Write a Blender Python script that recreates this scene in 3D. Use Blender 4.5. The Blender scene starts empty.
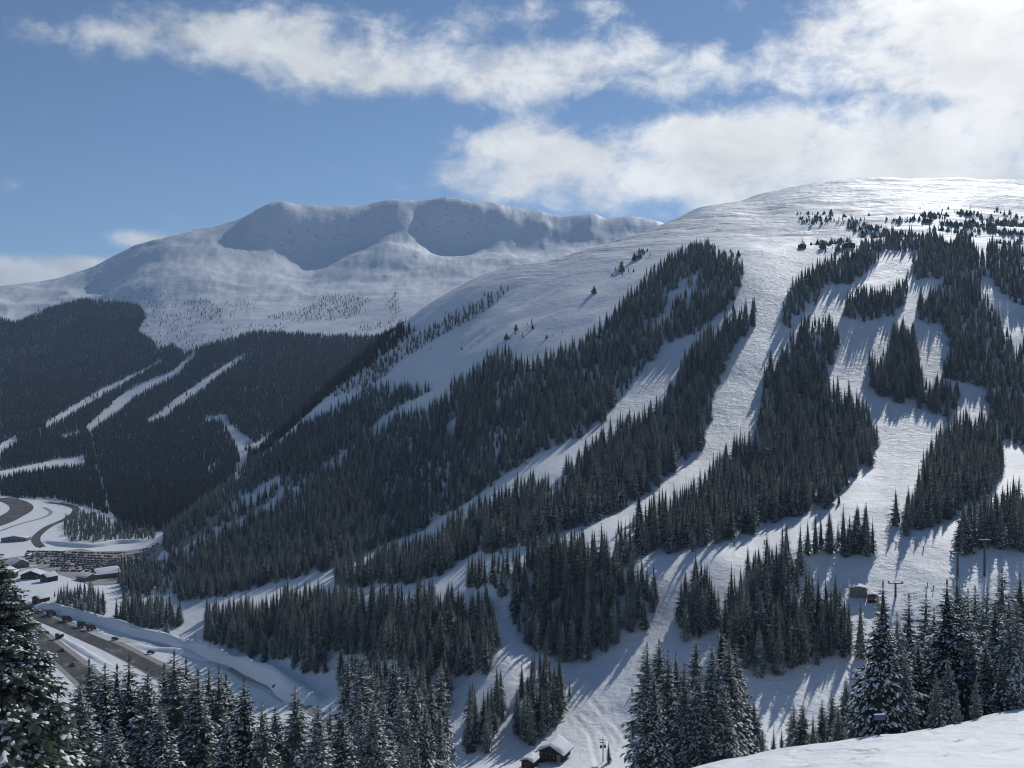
import bpy, bmesh, math, random
import numpy as np
from mathutils import Vector, Matrix

random.seed(7)
RNG = np.random.default_rng(11)
scene = bpy.context.scene
COL = scene.collection
R = math.radians

# ------------------------------------------------------------------ camera, sky, sun, exposure
F = 1000.0                      # focal length in pixels of the 1024 x 768 photograph
CX, CY = 512.0, 384.0
cam_d = bpy.data.cameras.new('camera')
cam_d.sensor_width = 36.0
cam_d.lens = 36.0 * F / 1024.0
cam_d.clip_start = 0.5
cam_d.clip_end = 40000
cam = bpy.data.objects.new('camera', cam_d)
cam.rotation_euler = (R(90), 0, 0)
COL.objects.link(cam)
scene.camera = cam

SUN_EL, SUN_AZ = 32.5, 27.0
sun_d = bpy.data.lights.new('sun', 'SUN')
sun_d.energy = 3.3
sun_d.angle = R(0.5)
sun_d.color = (1.0, 0.985, 0.955)
sun = bpy.data.objects.new('sun', sun_d)
sun.rotation_euler = (-R(90 - SUN_EL), 0, -R(SUN_AZ))
sun.location = (300, 600, 900)
COL.objects.link(sun)

scene.view_settings.view_transform = 'Standard'
scene.view_settings.look = 'None'
scene.view_settings.gamma = 1.0
scene.view_settings.exposure = -0.17
scene.cycles.filter_width = 1.05
scene.cycles.max_bounces = 6
scene.cycles.diffuse_bounces = 3
scene.cycles.transparent_max_bounces = 4
scene.cycles.volume_bounces = 0

HAZE_DENSITY = 0.00007
HAZE_COLOR = (0.50, 0.70, 1.0)

SKY_STRENGTH = 0.095
CLOUD_LUM = 1.2

world = bpy.data.worlds.new('World')
scene.world = world
world.use_nodes = True


class NB:
    """small helper to wire shader nodes"""
    def __init__(self, tree):
        self.t = tree
        tree.nodes.clear()

    def n(self, kind, **kw):
        nd = self.t.nodes.new(kind)
        for k, v in kw.items():
            setattr(nd, k, v)
        return nd

    def link(self, a, b):
        self.t.links.new(a, b)

    def put(self, sock, v):
        if isinstance(v, bpy.types.NodeSocket):
            self.link(v, sock)
        else:
            sock.default_value = v

    def m(self, op, a, b=None, c=None, clamp=False):
        nd = self.n('ShaderNodeMath', operation=op, use_clamp=clamp)
        self.put(nd.inputs[0], a)
        if b is not None:
            self.put(nd.inputs[1], b)
        if c is not None:
            self.put(nd.inputs[2], c)
        return nd.outputs[0]

    def noise(self, vec, scale, detail=4, rough=0.55, lac=2.0, dist=0.0):
        nd = self.n('ShaderNodeTexNoise')
        if vec is not None:
            self.link(vec, nd.inputs['Vector'])
        nd.inputs['Scale'].default_value = scale
        nd.inputs['Detail'].default_value = detail
        nd.inputs['Roughness'].default_value = rough
        nd.inputs['Lacunarity'].default_value = lac
        nd.inputs['Distortion'].default_value = dist
        return nd.outputs['Fac']

    def ramp(self, fac, stops):
        nd = self.n('ShaderNodeValToRGB')
        els = nd.color_ramp.elements
        while len(els) > 1:
            els.remove(els[-1])
        first = True
        for p, c in stops:
            e = els[0] if first else els.new(p)
            first = False
            e.position = p
            if isinstance(c, (int, float)):
                c = (c, c, c)
            e.color = (*c, 1)
        self.link(fac, nd.inputs[0])
        return nd.outputs[0]

    def mix(self, fac, a, b):
        nd = self.n('ShaderNodeMix', data_type='RGBA')
        self.put(nd.inputs[0], fac)
        self.put(nd.inputs[6], a if isinstance(a, bpy.types.NodeSocket) else (*a, 1))
        self.put(nd.inputs[7], b if isinstance(b, bpy.types.NodeSocket) else (*b, 1))
        return nd.outputs[2]

    def sep(self, v):
        nd = self.n('ShaderNodeSeparateXYZ')
        self.link(v, nd.inputs[0])
        return nd.outputs

    def comb(self, x, y, z):
        nd = self.n('ShaderNodeCombineXYZ')
        for i, v in enumerate((x, y, z)):
            self.put(nd.inputs[i], v)
        return nd.outputs[0]


def build_sky():
    b = NB(world.node_tree)
    out = b.n('ShaderNodeOutputWorld')
    sky = b.n('ShaderNodeTexSky', sky_type='NISHITA')
    sky.sun_disc = False
    sky.sun_elevation = R(SUN_EL)
    sky.sun_rotation = R(SUN_AZ)
    sky.altitude = 3500
    sky.air_density = 1.0
    sky.dust_density = 0.6
    sky.ozone_density = 1.0
    bg = b.n('ShaderNodeBackground')
    bg.inputs['Strength'].default_value = SKY_STRENGTH
    tint = b.n('ShaderNodeMix', data_type='RGBA', blend_type='MULTIPLY')
    tint.inputs[0].default_value = 1.0
    b.link(sky.outputs[0], tint.inputs[6])
    tint.inputs[7].default_value = (0.85, 0.96, 1.03, 1)
    b.link(tint.outputs[2], bg.inputs['Color'])
    tc = b.n('ShaderNodeTexCoord')
    x, y, z = b.sep(tc.outputs['Generated'])
    az = b.m('ARCTAN2', x, y)
    el = b.m('ARCSINE', z)
    # banks of cloud: azimuth, elevation, spread, weight  (degrees)
    banks = []

    def bank(px, py, sx, sy, w):
        u, v = (px - CX) / F, (CY - py) / F
        banks.append((math.atan(u), math.atan2(v, math.hypot(1, u)), sx / F, sy / F, w))
    for a in [(70, 34, 50, 16, .5), (150, 36, 70, 22, .66), (230, 40, 70, 28, .72), (320, 62, 80, 26, .7), (400, 72, 80, 28, .72), (300, 15, 130, 20, .45), (500, 90, 70, 28, .78), (590, 62, 90, 30, .85), (690, 62, 50, 22, .6), (540, 12, 120, 18, .45),
              (502, 150, 48, 40, .98), (585, 165, 80, 40, .93), (480, 185, 70, 16, .5), (640, 190, 80, 18, .5), (690, 150, 60, 46, .9), (760, 160, 80, 44, .95), (840, 160, 90, 46, .93), (930, 160, 90, 34, .9), (760, 200, 160, 20, .6), (1010, 165, 80, 34, .9),
              (850, 45, 70, 44, .86), (930, 30, 90, 50, .93), (1000, 70, 60, 60, .9), (800, 75, 60, 26, .7), (1060, 110, 80, 70, .9), (1060, 20, 60, 60, .8),
              (50, 277, 70, 11, .9), (15, 274, 60, 11, .8), (-40, 275, 80, 18, 1.0), (138, 240, 24, 9, .95), (95, 264, 34, 8, .8),
              (5, 150, 16, 18, .3), (8, 188, 20, 10, .4), (15, 115, 34, 12, .25),
              (880, 105, 120, 22, .5), (1000, 115, 60, 20, .5), (760, 110, 60, 20, .4), (1300, 100, 150, 90, .95), (1250, 0, 200, 90, .8), (-250, 60, 120, 50, .7)]:
        bank(*a)
    tot = None
    for (a0, e0, sa, se, w) in banks:
        dx = b.m('DIVIDE', b.m('SUBTRACT', az, a0), sa)
        dy = b.m('DIVIDE', b.m('SUBTRACT', el, e0), se)
        q = b.m('ADD', b.m('MULTIPLY', dx, dx), b.m('MULTIPLY', dy, dy))
        g = b.m('SUBTRACT', 1.0, b.m('MULTIPLY', b.m('EXPONENT', b.m('MULTIPLY', q, -0.9)), w))
        tot = g if tot is None else b.m('MULTIPLY', tot, g)
    tot = b.m('SUBTRACT', 1.0, tot)
    for (gx, gy, gsx, gsy, w) in [(640, 108, 70, 11, .9), (450, 118, 60, 14, .8), (725, 100, 40, 14, .6), (695, 22, 34, 24, .75), (570, 28, 24, 10, .3), (930, 103, 50, 8, .4), (835, 98, 30, 8, .4), (745, 40, 20, 22, .3), (660, 205, 40, 12, .6)]:
        u, v = (gx - CX) / F, (CY - gy) / F
        dx = b.m('DIVIDE', b.m('SUBTRACT', az, math.atan(u)), gsx / F)
        dy = b.m('DIVIDE', b.m('SUBTRACT', el, math.atan2(v, math.hypot(1, u))), gsy / F)
        q = b.m('ADD', b.m('MULTIPLY', dx, dx), b.m('MULTIPLY', dy, dy))
        tot = b.m('MULTIPLY', tot, b.m('SUBTRACT', 1.0, b.m('MULTIPLY', b.m('EXPONENT', b.m('MULTIPLY', q, -0.9)), w)))
    vec = b.comb(b.m('MULTIPLY', az, 1.0), b.m('MULTIPLY', el, 1.5), 0.0)
    n1 = b.noise(vec, 8.0, 9, 0.58, 2.1, 0.2)
    n2 = b.noise(vec, 26.0, 8, 0.62, 2.1, 0.3)
    nn = b.m('ADD', b.m('MULTIPLY', b.m('SUBTRACT', n1, 0.5), 1.5), b.m('MULTIPLY', b.m('SUBTRACT', n2, 0.5), 1.1))
    dens = b.m('ADD', b.m('MULTIPLY', tot, 1.0), nn)
    mask = b.n('ShaderNodeMapRange', interpolation_type='SMOOTHSTEP')
    b.link(dens, mask.inputs[0])
    mask.inputs[1].default_value = 0.26
    mask.inputs[2].default_value = 0.98
    mask.inputs[4].default_value = 0.95
    # thicker parts are greyer at the base, glowing towards the sun
    sx, sy, sz = math.sin(R(SUN_AZ)) * math.cos(R(SUN_EL)), math.cos(R(SUN_AZ)) * math.cos(R(SUN_EL)), math.sin(R(SUN_EL))
    dot = b.m('ADD', b.m('ADD', b.m('MULTIPLY', x, sx), b.m('MULTIPLY', y, sy)), b.m('MULTIPLY', z, sz))
    glow = b.m('POWER', b.m('MAXIMUM', dot, 0.0), 5.0)
    shade = b.noise(vec, 11.0, 6, 0.6, 2.0, 0.4)
    lum = b.m('ADD', b.m('MULTIPLY', glow, 0.50), b.m('ADD', 0.60, b.m('MULTIPLY', b.m('SUBTRACT', shade, 0.5), 0.75)))
    cbg = b.n('ShaderNodeBackground')
    cc = b.mix(b.m('MULTIPLY', glow, 1.0, clamp=True), (0.86, 0.93, 1.0), (1.0, 0.99, 0.96))
    b.link(cc, cbg.inputs['Color'])
    b.link(b.m('MULTIPLY', lum, CLOUD_LUM), cbg.inputs['Strength'])
    mx = b.n('ShaderNodeMixShader')
    b.link(mask.outputs[0], mx.inputs[0])
    b.link(bg.outputs[0], mx.inputs[1])
    b.link(cbg.outputs[0], mx.inputs[2])
    b.link(mx.outputs[0], out.inputs[0])


build_sky()

# ------------------------------------------------------------------ materials


def material(name, build):
    m = bpy.data.materials.new(name)
    m.use_nodes = True
    b = NB(m.node_tree)
    out = b.n('ShaderNodeOutputMaterial')
    build(b, out)
    return m


def principled(b, out, color, rough=0.7, spec=0.3, normal=None, metallic=0.0):
    p = b.n('ShaderNodeBsdfPrincipled')
    b.put(p.inputs['Base Color'], color if isinstance(color, bpy.types.NodeSocket) else (*color, 1))
    b.put(p.inputs['Roughness'], rough)
    p.inputs['Specular IOR Level'].default_value = spec
    p.inputs['Metallic'].default_value = metallic
    if normal is not None:
        b.link(normal, p.inputs['Normal'])
    if out is not None:
        b.link(p.outputs[0], out.inputs['Surface'])
    return p


def plain(name, color, rough=0.6, spec=0.3, vary=0.25, scale=1.5, metallic=0.0):
    def f(b, out):
        tc = b.n('ShaderNodeTexCoord')
        nz = b.noise(tc.outputs['Object'], scale, 5, 0.6)
        c = b.mix(nz, tuple(min(1, v * (1 - vary)) for v in color), tuple(min(1, v * (1 + vary)) for v in color))
        principled(b, out, c, rough, spec, metallic=metallic)
    return material(name, f)


def snow_ground(b, out):
    geo = b.n('ShaderNodeNewGeometry')
    pos = geo.outputs['Position']
    x, y, z = b.sep(pos)
    # size of the surface grain grows with the scale of the land: fine by the camera, coarse on the alpine faces
    at = b.n('ShaderNodeAttribute', attribute_name='rough_snow')
    rock_at = b.n('ShaderNodeAttribute', attribute_name='rock')
    fine = b.noise(pos, 0.55, 6, 0.62)
    mid = b.noise(pos, 0.11, 6, 0.6, 2.0, 0.3)
    # wind drifts stretched across the slope
    st = b.comb(b.m('MULTIPLY', b.m('ADD', x, b.m('MULTIPLY', y, 0.45)), 0.012), b.m('MULTIPLY', y, 0.03), b.m('MULTIPLY', z, 0.07))
    drift = b.noise(st, 1.0, 7, 0.62, 2.1, 0.5)
    hsum = b.m('ADD', b.m('MULTIPLY', fine, 0.35), b.m('ADD', b.m('MULTIPLY', mid, 1.6), b.m('MULTIPLY', drift, b.m('MULTIPLY', at.outputs['Fac'], 14.0))))
    # skied-out bumps
    mog = b.n('ShaderNodeTexVoronoi', feature='SMOOTH_F1')
    b.link(pos, mog.inputs['Vector'])
    mog.inputs['Scale'].default_value = 0.17
    mat_ = b.n('ShaderNodeAttribute', attribute_name='moguls')
    hsum = b.m('SUBTRACT', hsum, b.m('MULTIPLY', b.m('ADD', b.m('MULTIPLY', mog.outputs['Distance'], 1.2), b.m('MULTIPLY', b.noise(pos, 0.24, 5, 0.7, 2.0, 0.6), 5.0)), b.m('MULTIPLY', mat_.outputs['Fac'], b.m('MULTIPLY', b.noise(pos, 0.02, 3, 0.6), 1.9))))
    bump = b.n('ShaderNodeBump')
    bump.inputs['Strength'].default_value = 0.55
    bump.inputs['Distance'].default_value = 1.0
    b.link(hsum, bump.inputs['Height'])
    tone = b.noise(pos, 0.03, 5, 0.6)
    snow = b.mix(tone, (0.82, 0.83, 0.83), (0.88, 0.885, 0.88))
    # wind-scoured rock and grass showing through on the alpine faces
    rk = b.noise(st, 3.1, 8, 0.68, 2.2, 0.6)
    rk2 = b.noise(pos, 0.045, 8, 0.7)
    rm = b.n('ShaderNodeMapRange', interpolation_type='SMOOTHSTEP')
    b.link(b.m('ADD', b.m('MULTIPLY', rk, 0.6), b.m('MULTIPLY', rk2, 0.4)), rm.inputs[0])
    rm.inputs[1].default_value = 0.535
    rm.inputs[2].default_value = 0.60
    rockc = b.mix(fine, (0.10, 0.085, 0.07), (0.24, 0.21, 0.18))
    col = b.mix(b.m('MULTIPLY', rm.outputs[0], rock_at.outputs['Fac'], clamp=True), snow, rockc)
    p = principled(b, out, col, 0.62, 0.25, bump.outputs[0])


M = {}
M['snow_ground'] = material('snow_ground', snow_ground)


def needles(name, c0, c1, frost):
    def f(b, out):
        geo = b.n('ShaderNodeNewGeometry')
        tc = b.n('ShaderNodeTexCoord')
        oi = b.n('ShaderNodeObjectInfo')
        nz = b.noise(tc.outputs['Object'], 14.0, 3, 0.7)
        f0 = b.m('ADD', b.m('MULTIPLY', nz, 0.6), b.m('SUBTRACT', b.m('MULTIPLY', oi.outputs['Random'], 0.9), 0.3), clamp=True)
        c = b.mix(f0, c0, c1)
        # rime caught on the needles
        fr = b.n('ShaderNodeMapRange', interpolation_type='SMOOTHSTEP')
        b.link(b.noise(tc.outputs['Object'], 31.0, 4, 0.75), fr.inputs[0])
        fr.inputs[1].default_value = 0.52
        fr.inputs[2].default_value = 0.75
        c = b.mix(b.m('MULTIPLY', b.m('MULTIPLY', fr.outputs[0], frost), b.m('ADD', 0.2, b.m('MULTIPLY', oi.outputs['Random'], 1.4)), clamp=True), c, (0.62, 0.66, 0.70))
        d = b.n('ShaderNodeBsdfDiffuse')
        b.link(c, d.inputs['Color'])
        t = b.n('ShaderNodeBsdfTranslucent')
        b.link(c, t.inputs['Color'])
        mx = b.n('ShaderNodeMixShader')
        mx.inputs[0].default_value = 0.36
        b.link(d.outputs[0], mx.inputs[1])
        b.link(t.outputs[0], mx.inputs[2])
        b.link(mx.outputs[0], out.inputs['Surface'])
    return material(name, f)


M['needles'] = needles('needles', (0.058, 0.074, 0.056), (0.19, 0.23, 0.18), 1.0)
M['needles_far'] = needles('needles_far', (0.062, 0.080, 0.064), (0.205, 0.25, 0.205), 1.0)
M['needles_distant'] = needles('needles_distant', (0.020, 0.028, 0.022), (0.060, 0.070, 0.052), 0.3)
M['snow_pad'] = plain('snow_pad', (0.80, 0.82, 0.85), 0.7, 0.2, 0.08, 3.0)
M['bark'] = plain('bark', (0.085, 0.065, 0.05), 0.9, 0.1, 0.5, 6.0)

# ------------------------------------------------------------------ terrain: one sheet of snow-covered land
# control heights: (azimuth given as photo column, photo row of the spot, distance ahead in metres)
CP = []
STEEP = True          # the ski mountain rises more steeply than first measured


def cp(px, py, Y):
    if STEEP and Y > 540 and py < 560:
        k = min(max((px - 260) / 200, 0), 1)
        Y += k * ((min(Y, 1120) - 540) * 0.72 + 540 - min(Y, 1120))
    if px > 430 and 440 < py < 640 and Y < 720:
        Y *= 1 - 0.15 * math.sin(math.pi * (py - 440) / 200) * min(1, (px - 430) / 80)
    u = (px - CX) / F
    q = (CY - py) / F
    CP.append((math.atan(u), math.log(Y * math.hypot(1, u)), q / math.hypot(1, u)))


def cpw(X, Y, Z):
    r = math.hypot(X, Y)
    CP.append((math.atan2(X, Y), math.log(r), Z / r))


# near slope under the camera and its brow on the right
for (X, Y, Z) in [(0, 3, -2.8), (-3, 3, -2.9), (3, 3, -2.7), (0, 12, -6.2), (-8, 12, -6.6), (8, 12, -5.6), (0, 35, -14.6), (-20, 35, -15.8), (18, 35, -13.6),
                  (53.8, 105, -34.3), (38.6, 105, -37.0), (25.8, 100, -36.8), (16.5, 96, -37.2), (5, 92, -38.2), (30, 60, -22.8), (15, 60, -23.2), (70, 112, -33.5), (95, 120, -30),
                  (0, 62, -25.6), (-15, 60, -26), (-30, 62, -27.5), (-10, 92, -39.4), (-35, 100, -44), (-55, 100, -45),
                  (-12, 130, -55.5), (-35, 130, -57), (-60, 130, -57.5), (10, 128, -54.5), (28, 130, -51), (45, 128, -46), (62, 130, -43.5), (82, 140, -42),
                  (20, 155, -60), (40, 165, -63), (65, 165, -60), (90, 175, -60), (5, 170, -70), (-20, 180, -76), (-60, 180, -77), (-100, 180, -78),
                  (20, 220, -90), (60, 215, -93), (100, 230, -94), (-20, 230, -93), (-70, 230, -94), (-120, 240, -98),
                  (140, 240, -76)]:
    cpw(X, Y, Z)
for a in [(550, 768, 272), (550, 745, 288), (440, 765, 285), (640, 750, 285), (600, 705, 312), (600, 660, 342), (700, 690, 308), (750, 740, 278), (750, 700, 302), (800, 740, 280), (800, 690, 305), (800, 655, 326), (870, 690, 303), (880, 735, 280), (960, 680, 306), (1024, 670, 315),
          (340, 690, 400), (280, 700, 412), (256, 675, 460), (160, 671, 490), (82, 673, 495), (0, 680, 490), (100, 640, 570), (40, 613, 640), (0, 600, 680),
          (450, 676, 350), (500, 660, 340), (400, 660, 375), (330, 672, 420), (260, 655, 480), (200, 640, 540),
          (140, 633, 575), (170, 612, 620), (185, 598, 655), (110, 612, 640), (60, 600, 665), (90, 575, 770), (30, 570, 790), (140, 575, 770), (90, 556, 880), (40, 556, 870), (0, 556, 870), (150, 556, 860),
          (40, 540, 960), (90, 540, 960), (60, 522, 1100), (10, 520, 1120), (40, 505, 1240), (0, 502, 1260), (100, 515, 1120), (130, 525, 1030),
          (650, 620, 375), (640, 585, 422), (560, 640, 365), (560, 600, 415), (480, 620, 400), (400, 610, 440), (320, 630, 460), (260, 610, 540), (300, 590, 570), (230, 600, 600),
          (500, 575, 455), (560, 550, 490), (420, 580, 480), (330, 568, 600), (250, 590, 620), (720, 600, 395), (720, 560, 448), (800, 610, 380), (800, 550, 462),
          (880, 640, 330), (880, 592, 398), (880, 555, 450), (960, 640, 325), (960, 600, 375), (960, 560, 430), (1024, 630, 335), (1024, 560, 425),
          (420, 535, 640), (545, 470, 650), (470, 545, 540), (600, 480, 610), (640, 520, 535), (700, 460, 625), (700, 520, 535), (760, 520, 520),
          (800, 480, 570), (800, 420, 670), (870, 480, 560), (900, 420, 650), (940, 500, 520), (960, 450, 590), (1024, 480, 550), (1024, 410, 690),
          (300, 520, 740), (250, 540, 745), (380, 500, 745), (400, 450, 850), (330, 470, 850), (400, 400, 980), (500, 420, 790), (500, 370, 920), (500, 340, 1020), (600, 400, 760), (600, 330, 940), (560, 300, 1090), (600, 285, 1120),
          (680, 340, 860), (740, 350, 790), (760, 280, 960), (690, 265, 1090), (650, 262, 1180), (800, 350, 800), (800, 285, 960), (860, 350, 790), (900, 320, 860), (880, 262, 1050), (950, 340, 820), (950, 260, 1060), (1024, 330, 890), (1024, 260, 1100),
          (700, 235, 1300), (760, 250, 1120), (760, 246, 1190), (830, 246, 1190), (850, 247, 1130), (800, 225, 1330), (880, 218, 1320), (950, 215, 1340), (1024, 225, 1320), (760, 215, 1450), (850, 200, 1500), (950, 197, 1520), (1024, 203, 1500),
          # crest of the ski mountain, dropping to the left
          (1024, 183, 1760), (940, 179.5, 1760), (850, 180, 1730), (800, 187, 1680), (760, 195, 1630), (730, 203, 1570), (700, 210, 1500), (667, 222, 1440), (622, 240, 1345), (597, 248, 1300), (562, 260, 1280), (512, 268, 1290), (471, 281, 1280),
          (431, 305, 1240), (400, 328, 1200), (376, 350, 1160), (340, 385, 1090), (300, 425, 1010), (250, 472, 920), (200, 515, 850), (168, 545, 800),
          (540, 300, 1130), (470, 325, 1130), (430, 345, 1110), (440, 370, 1010)]:
    cp(*a)
STEEP = False
# hollow behind that crest, then the far forest, bowls and summit ridge
for (px, Y, Z) in [(1024, 2000, 330), (1024, 2700, 180), (940, 2000, 325), (850, 2000, 310), (850, 2700, 170), (760, 1950, 255), (700, 1850, 200), (700, 2600, 180), (640, 1800, 150), (597, 1700, 110), (540, 1650, 80), (480, 1600, 60),
                   (430, 1550, 30), (390, 1500, -10), (350, 1450, -50), (300, 1300, -88), (250, 1200, -118), (200, 1100, -135), (165, 1000, -146), (600, 2200, 190), (540, 2100, 165), (480, 2000, 130), (430, 1900, 90),
                   (640, 2900, 330), (700, 3300, 380)]:
    u = (px - CX) / F
    cpw(u * Y, Y, Z)
for a in [(300, 402, 1800), (300, 372, 2080), (300, 342, 2380), (300, 326, 2560), (380, 345, 2150), (400, 322, 2420), (250, 430, 1600), (250, 390, 1900), (250, 350, 2300), (250, 328, 2560), (200, 455, 1500), (200, 400, 1950), (200, 350, 2420), (190, 322, 2720),
          (150, 480, 1400), (100, 490, 1340), (100, 450, 1680), (100, 400, 2150), (100, 350, 2600), (100, 312, 2950), (0, 490, 1400), (0, 440, 1850), (0, 380, 2400), (0, 322, 2900), (50, 490, 1380), (50, 420, 1980), (50, 350, 2650), (50, 305, 3050),
          (0, 287, 3500), (50, 283, 3500), (95, 270, 3520), (140, 245, 3650), (170, 237, 3700), (200, 232, 3730), (222, 224, 3760), (256, 210, 3800), (271, 204, 3805), (283, 202, 3810), (321, 210.5, 3850), (351, 212.5, 3890),
          (381, 205, 3900), (406, 202, 3900), (438, 202, 3900), (466, 205, 3905), (500, 210, 3920), (537, 215, 3940), (587, 216, 3950), (632, 215, 3950), (665, 223, 3920),
          (235, 238, 3615), (256, 249, 3590), (275, 250, 3590), (300, 253, 3650), (320, 256, 3640), (350, 236, 3780), (296, 272, 3480), (240, 255, 3480),
          (424, 222, 3835), (402, 231, 3680), (381, 240, 3540), (356, 252, 3440), (326, 270, 3320), (295, 283, 3220), (400, 237, 3660), (372, 250, 3530), (342, 264, 3420), (312, 278, 3320), (330, 243, 3740), (372, 229, 3810), (400, 248, 3460), (372, 262, 3340), (335, 284, 3180),
          (440, 243, 3755), (468, 242.5, 3755), (512, 241, 3765), (554, 240, 3780), (600, 236, 3800), (640, 232, 3820),
          (256, 268, 3360), (230, 290, 3080), (200, 268, 3260), (170, 280, 3150), (130, 275, 3230), (160, 300, 2980), (256, 302, 2900), (350, 290, 3000), (330, 305, 2800), (400, 270, 3280), (440, 258, 3450), (470, 256, 3450), (512, 256, 3450), (560, 256, 3480),
          (600, 248, 3640), (450, 290, 2820), (400, 300, 2680), (500, 280, 2900), (100, 288, 3250), (50, 293, 3300), (360, 318, 2560)]:
    cp(*a)
for (px, Y, Z) in [(0, 4100, 240), (140, 4300, 450), (280, 4400, 520), (430, 4500, 540), (600, 4500, 520), (750, 4300, 350), (950, 4300, 200), (280, 6500, 200), (600, 6500, 200), (0, 6500, 100), (1000, 6500, 100)]:
    u = (px - CX) / F
    cpw(u * Y, Y, Z)
# land outside the photograph
for (deg, lst) in [(-42, [(20, -11), (60, -28), (130, -52), (230, -95), (400, -138), (700, -150), (1200, -150), (1900, -90), (2700, 120), (3500, 330), (4500, 250), (6800, 100)]),
                   (-75, [(20, -8), (60, -22), (150, -50), (300, -105), (600, -150), (1200, -140), (2000, 0), (3000, 250), (6800, 200)]),
                   (-120, [(20, 1), (80, 4), (300, -20), (1000, 40), (3000, 300), (6800, 300)]),
                   (180, [(20, 5), (80, 25), (300, 80), (1000, 240), (3000, 300), (6800, 300)]),
                   (-180, [(20, 5), (80, 25), (300, 80), (1000, 240), (3000, 300), (6800, 300)]),
                   (120, [(20, 3), (80, 20), (300, 60), (1000, 200), (3000, 300), (6800, 300)]),
                   (75, [(20, -2), (60, 0), (150, 0), (300, -20), (600, 20), (1200, 200), (2000, 330), (3000, 300), (6800, 200)]),
                   (42, [(20, -8), (60, -18), (120, -28), (200, -58), (330, -82), (480, -78), (700, -45), (950, 40), (1300, 175), (1800, 345), (2500, 280), (4500, 200), (6800, 100)])]:
    for r_, z_ in lst:
        CP.append((R(deg), math.log(r_), z_ / r_))

CP = np.array(CP)
C0 = 0.013


def kern(d2):
    return np.sqrt(d2 + C0 * C0)


P = CP[:, :2] * np.array([1.0, 0.55])
A_ = kern(((P[:, None, :] - P[None, :, :]) ** 2).sum(-1)) + 1e-5 * np.eye(len(P))
n_ = len(P)
T_ = np.hstack([np.ones((n_, 1)), P])
S_ = np.zeros((n_ + 3, n_ + 3))
S_[:n_, :n_] = A_ - 2e-3 * np.eye(n_)
S_[:n_, n_:] = T_
S_[n_:, :n_] = T_.T
W_ = np.linalg.solve(S_, np.concatenate([CP[:, 2], np.zeros(3)]))

th = np.concatenate([np.linspace(-math.pi, R(-60), 26)[:-1], np.linspace(R(-60), R(-31), 60)[:-1], np.linspace(R(-31), R(31), 900), np.linspace(R(31), R(60), 60)[1:], np.linspace(R(60), math.pi, 26)[1:]])
rr = np.concatenate([np.geomspace(1.2, 40, 46)[:-1], np.geomspace(40, 4700, 760), np.geomspace(4700, 7000, 16)[1:]])
TH, RR = np.meshgrid(th, rr)            # rows: distance


def rbf(thv, rv):
    out = np.empty(thv.size)
    q = np.stack([thv.ravel(), np.log(rv.ravel()) * 0.55], 1)
    for i in range(0, len(q), 40000):
        qq = q[i:i + 40000]
        d2 = ((qq[:, None, 0] - P[None, :, 0]) ** 2 + (qq[:, None, 1] - P[None, :, 1]) ** 2)
        out[i:i + 40000] = kern(d2) @ W_[:n_] + W_[n_] + qq @ W_[n_ + 1:]
    return out.reshape(thv.shape)


_perm = RNG.random((256, 256)).astype(np.float64)


def vnoise(x, y):
    xi, yi = np.floor(x).astype(int), np.floor(y).astype(int)
    fx, fy = x - xi, y - yi
    fx = fx * fx * fx * (fx * (fx * 6 - 15) + 10)
    fy = fy * fy * fy * (fy * (fy * 6 - 15) + 10)
    a, b_ = _perm[xi & 255, yi & 255], _perm[(xi + 1) & 255, yi & 255]
    c, d = _perm[xi & 255, (yi + 1) & 255], _perm[(xi + 1) & 255, (yi + 1) & 255]
    return (a * (1 - fx) + b_ * fx) * (1 - fy) + (c * (1 - fx) + d * fx) * fy - 0.5


def fbm(x, y, oct_=5, gain=0.5):
    s, a = 0, 1.0
    for k in range(oct_):
        c_, s_ = math.cos(k * 1.3), math.sin(k * 1.3)
        s = s + a * vnoise(x * c_ - y * s_ + 17.3 * k, x * s_ + y * c_ + 9.1 * k)
        x, y, a = x * 2.03, y * 2.03, a * gain
    return s


def smooth(e0, e1, x):
    t = np.clip((x - e0) / (e1 - e0), 0, 1)
    return t * t * (3 - 2 * t)


Zg = rbf(TH, RR) * RR
Xg, Yg = RR * np.sin(TH), RR * np.cos(TH)
alpine = smooth(2500, 3100, RR) + smooth(930, 1200, RR) * smooth(60, 150, Zg) * (1 - smooth(2000, 2500, RR))
alpine = np.clip(alpine, 0, 1)
far_ = smooth(2500, 3200, RR)
slope_area = smooth(-128, -95, Zg) * smooth(170, 330, RR)
rid = 1 - 2 * np.abs(fbm(Xg / 420 + 3, Yg / 420, 4, 0.5))
Zg = Zg + far_ * (15 * (rid - 0.6) + 8 * fbm(Xg / 85, Yg / 260, 5, .55) + 10 * (0.35 - np.abs(fbm(Xg / 210 + 7, Yg / 150, 5, .52))))
Zg = Zg + (alpine - far_).clip(0, 1) * (7.0 * fbm(Xg / 170, Yg / 90, 6, 0.55) + 4.0 * (0.5 - np.abs(fbm(Xg / 85 + Yg / 200, Yg / 42, 4, .5))))
Zg = Zg + slope_area * (1 - alpine) * (3.0 * fbm(Xg / 70, Yg / 70, 4) + 5.0 * smooth(700, 950, RR) * (0.5 - np.abs(fbm((Xg * .62 - Yg * .78) / 42, (Xg * .78 + Yg * .62) / 210, 4, .5))))
Zg = Zg + smooth(20, 60, RR) * (1 - smooth(160, 250, RR)) * 0.6 * fbm(Xg / 9, Yg / 9, 4)
LNR = np.log(rr)


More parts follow.
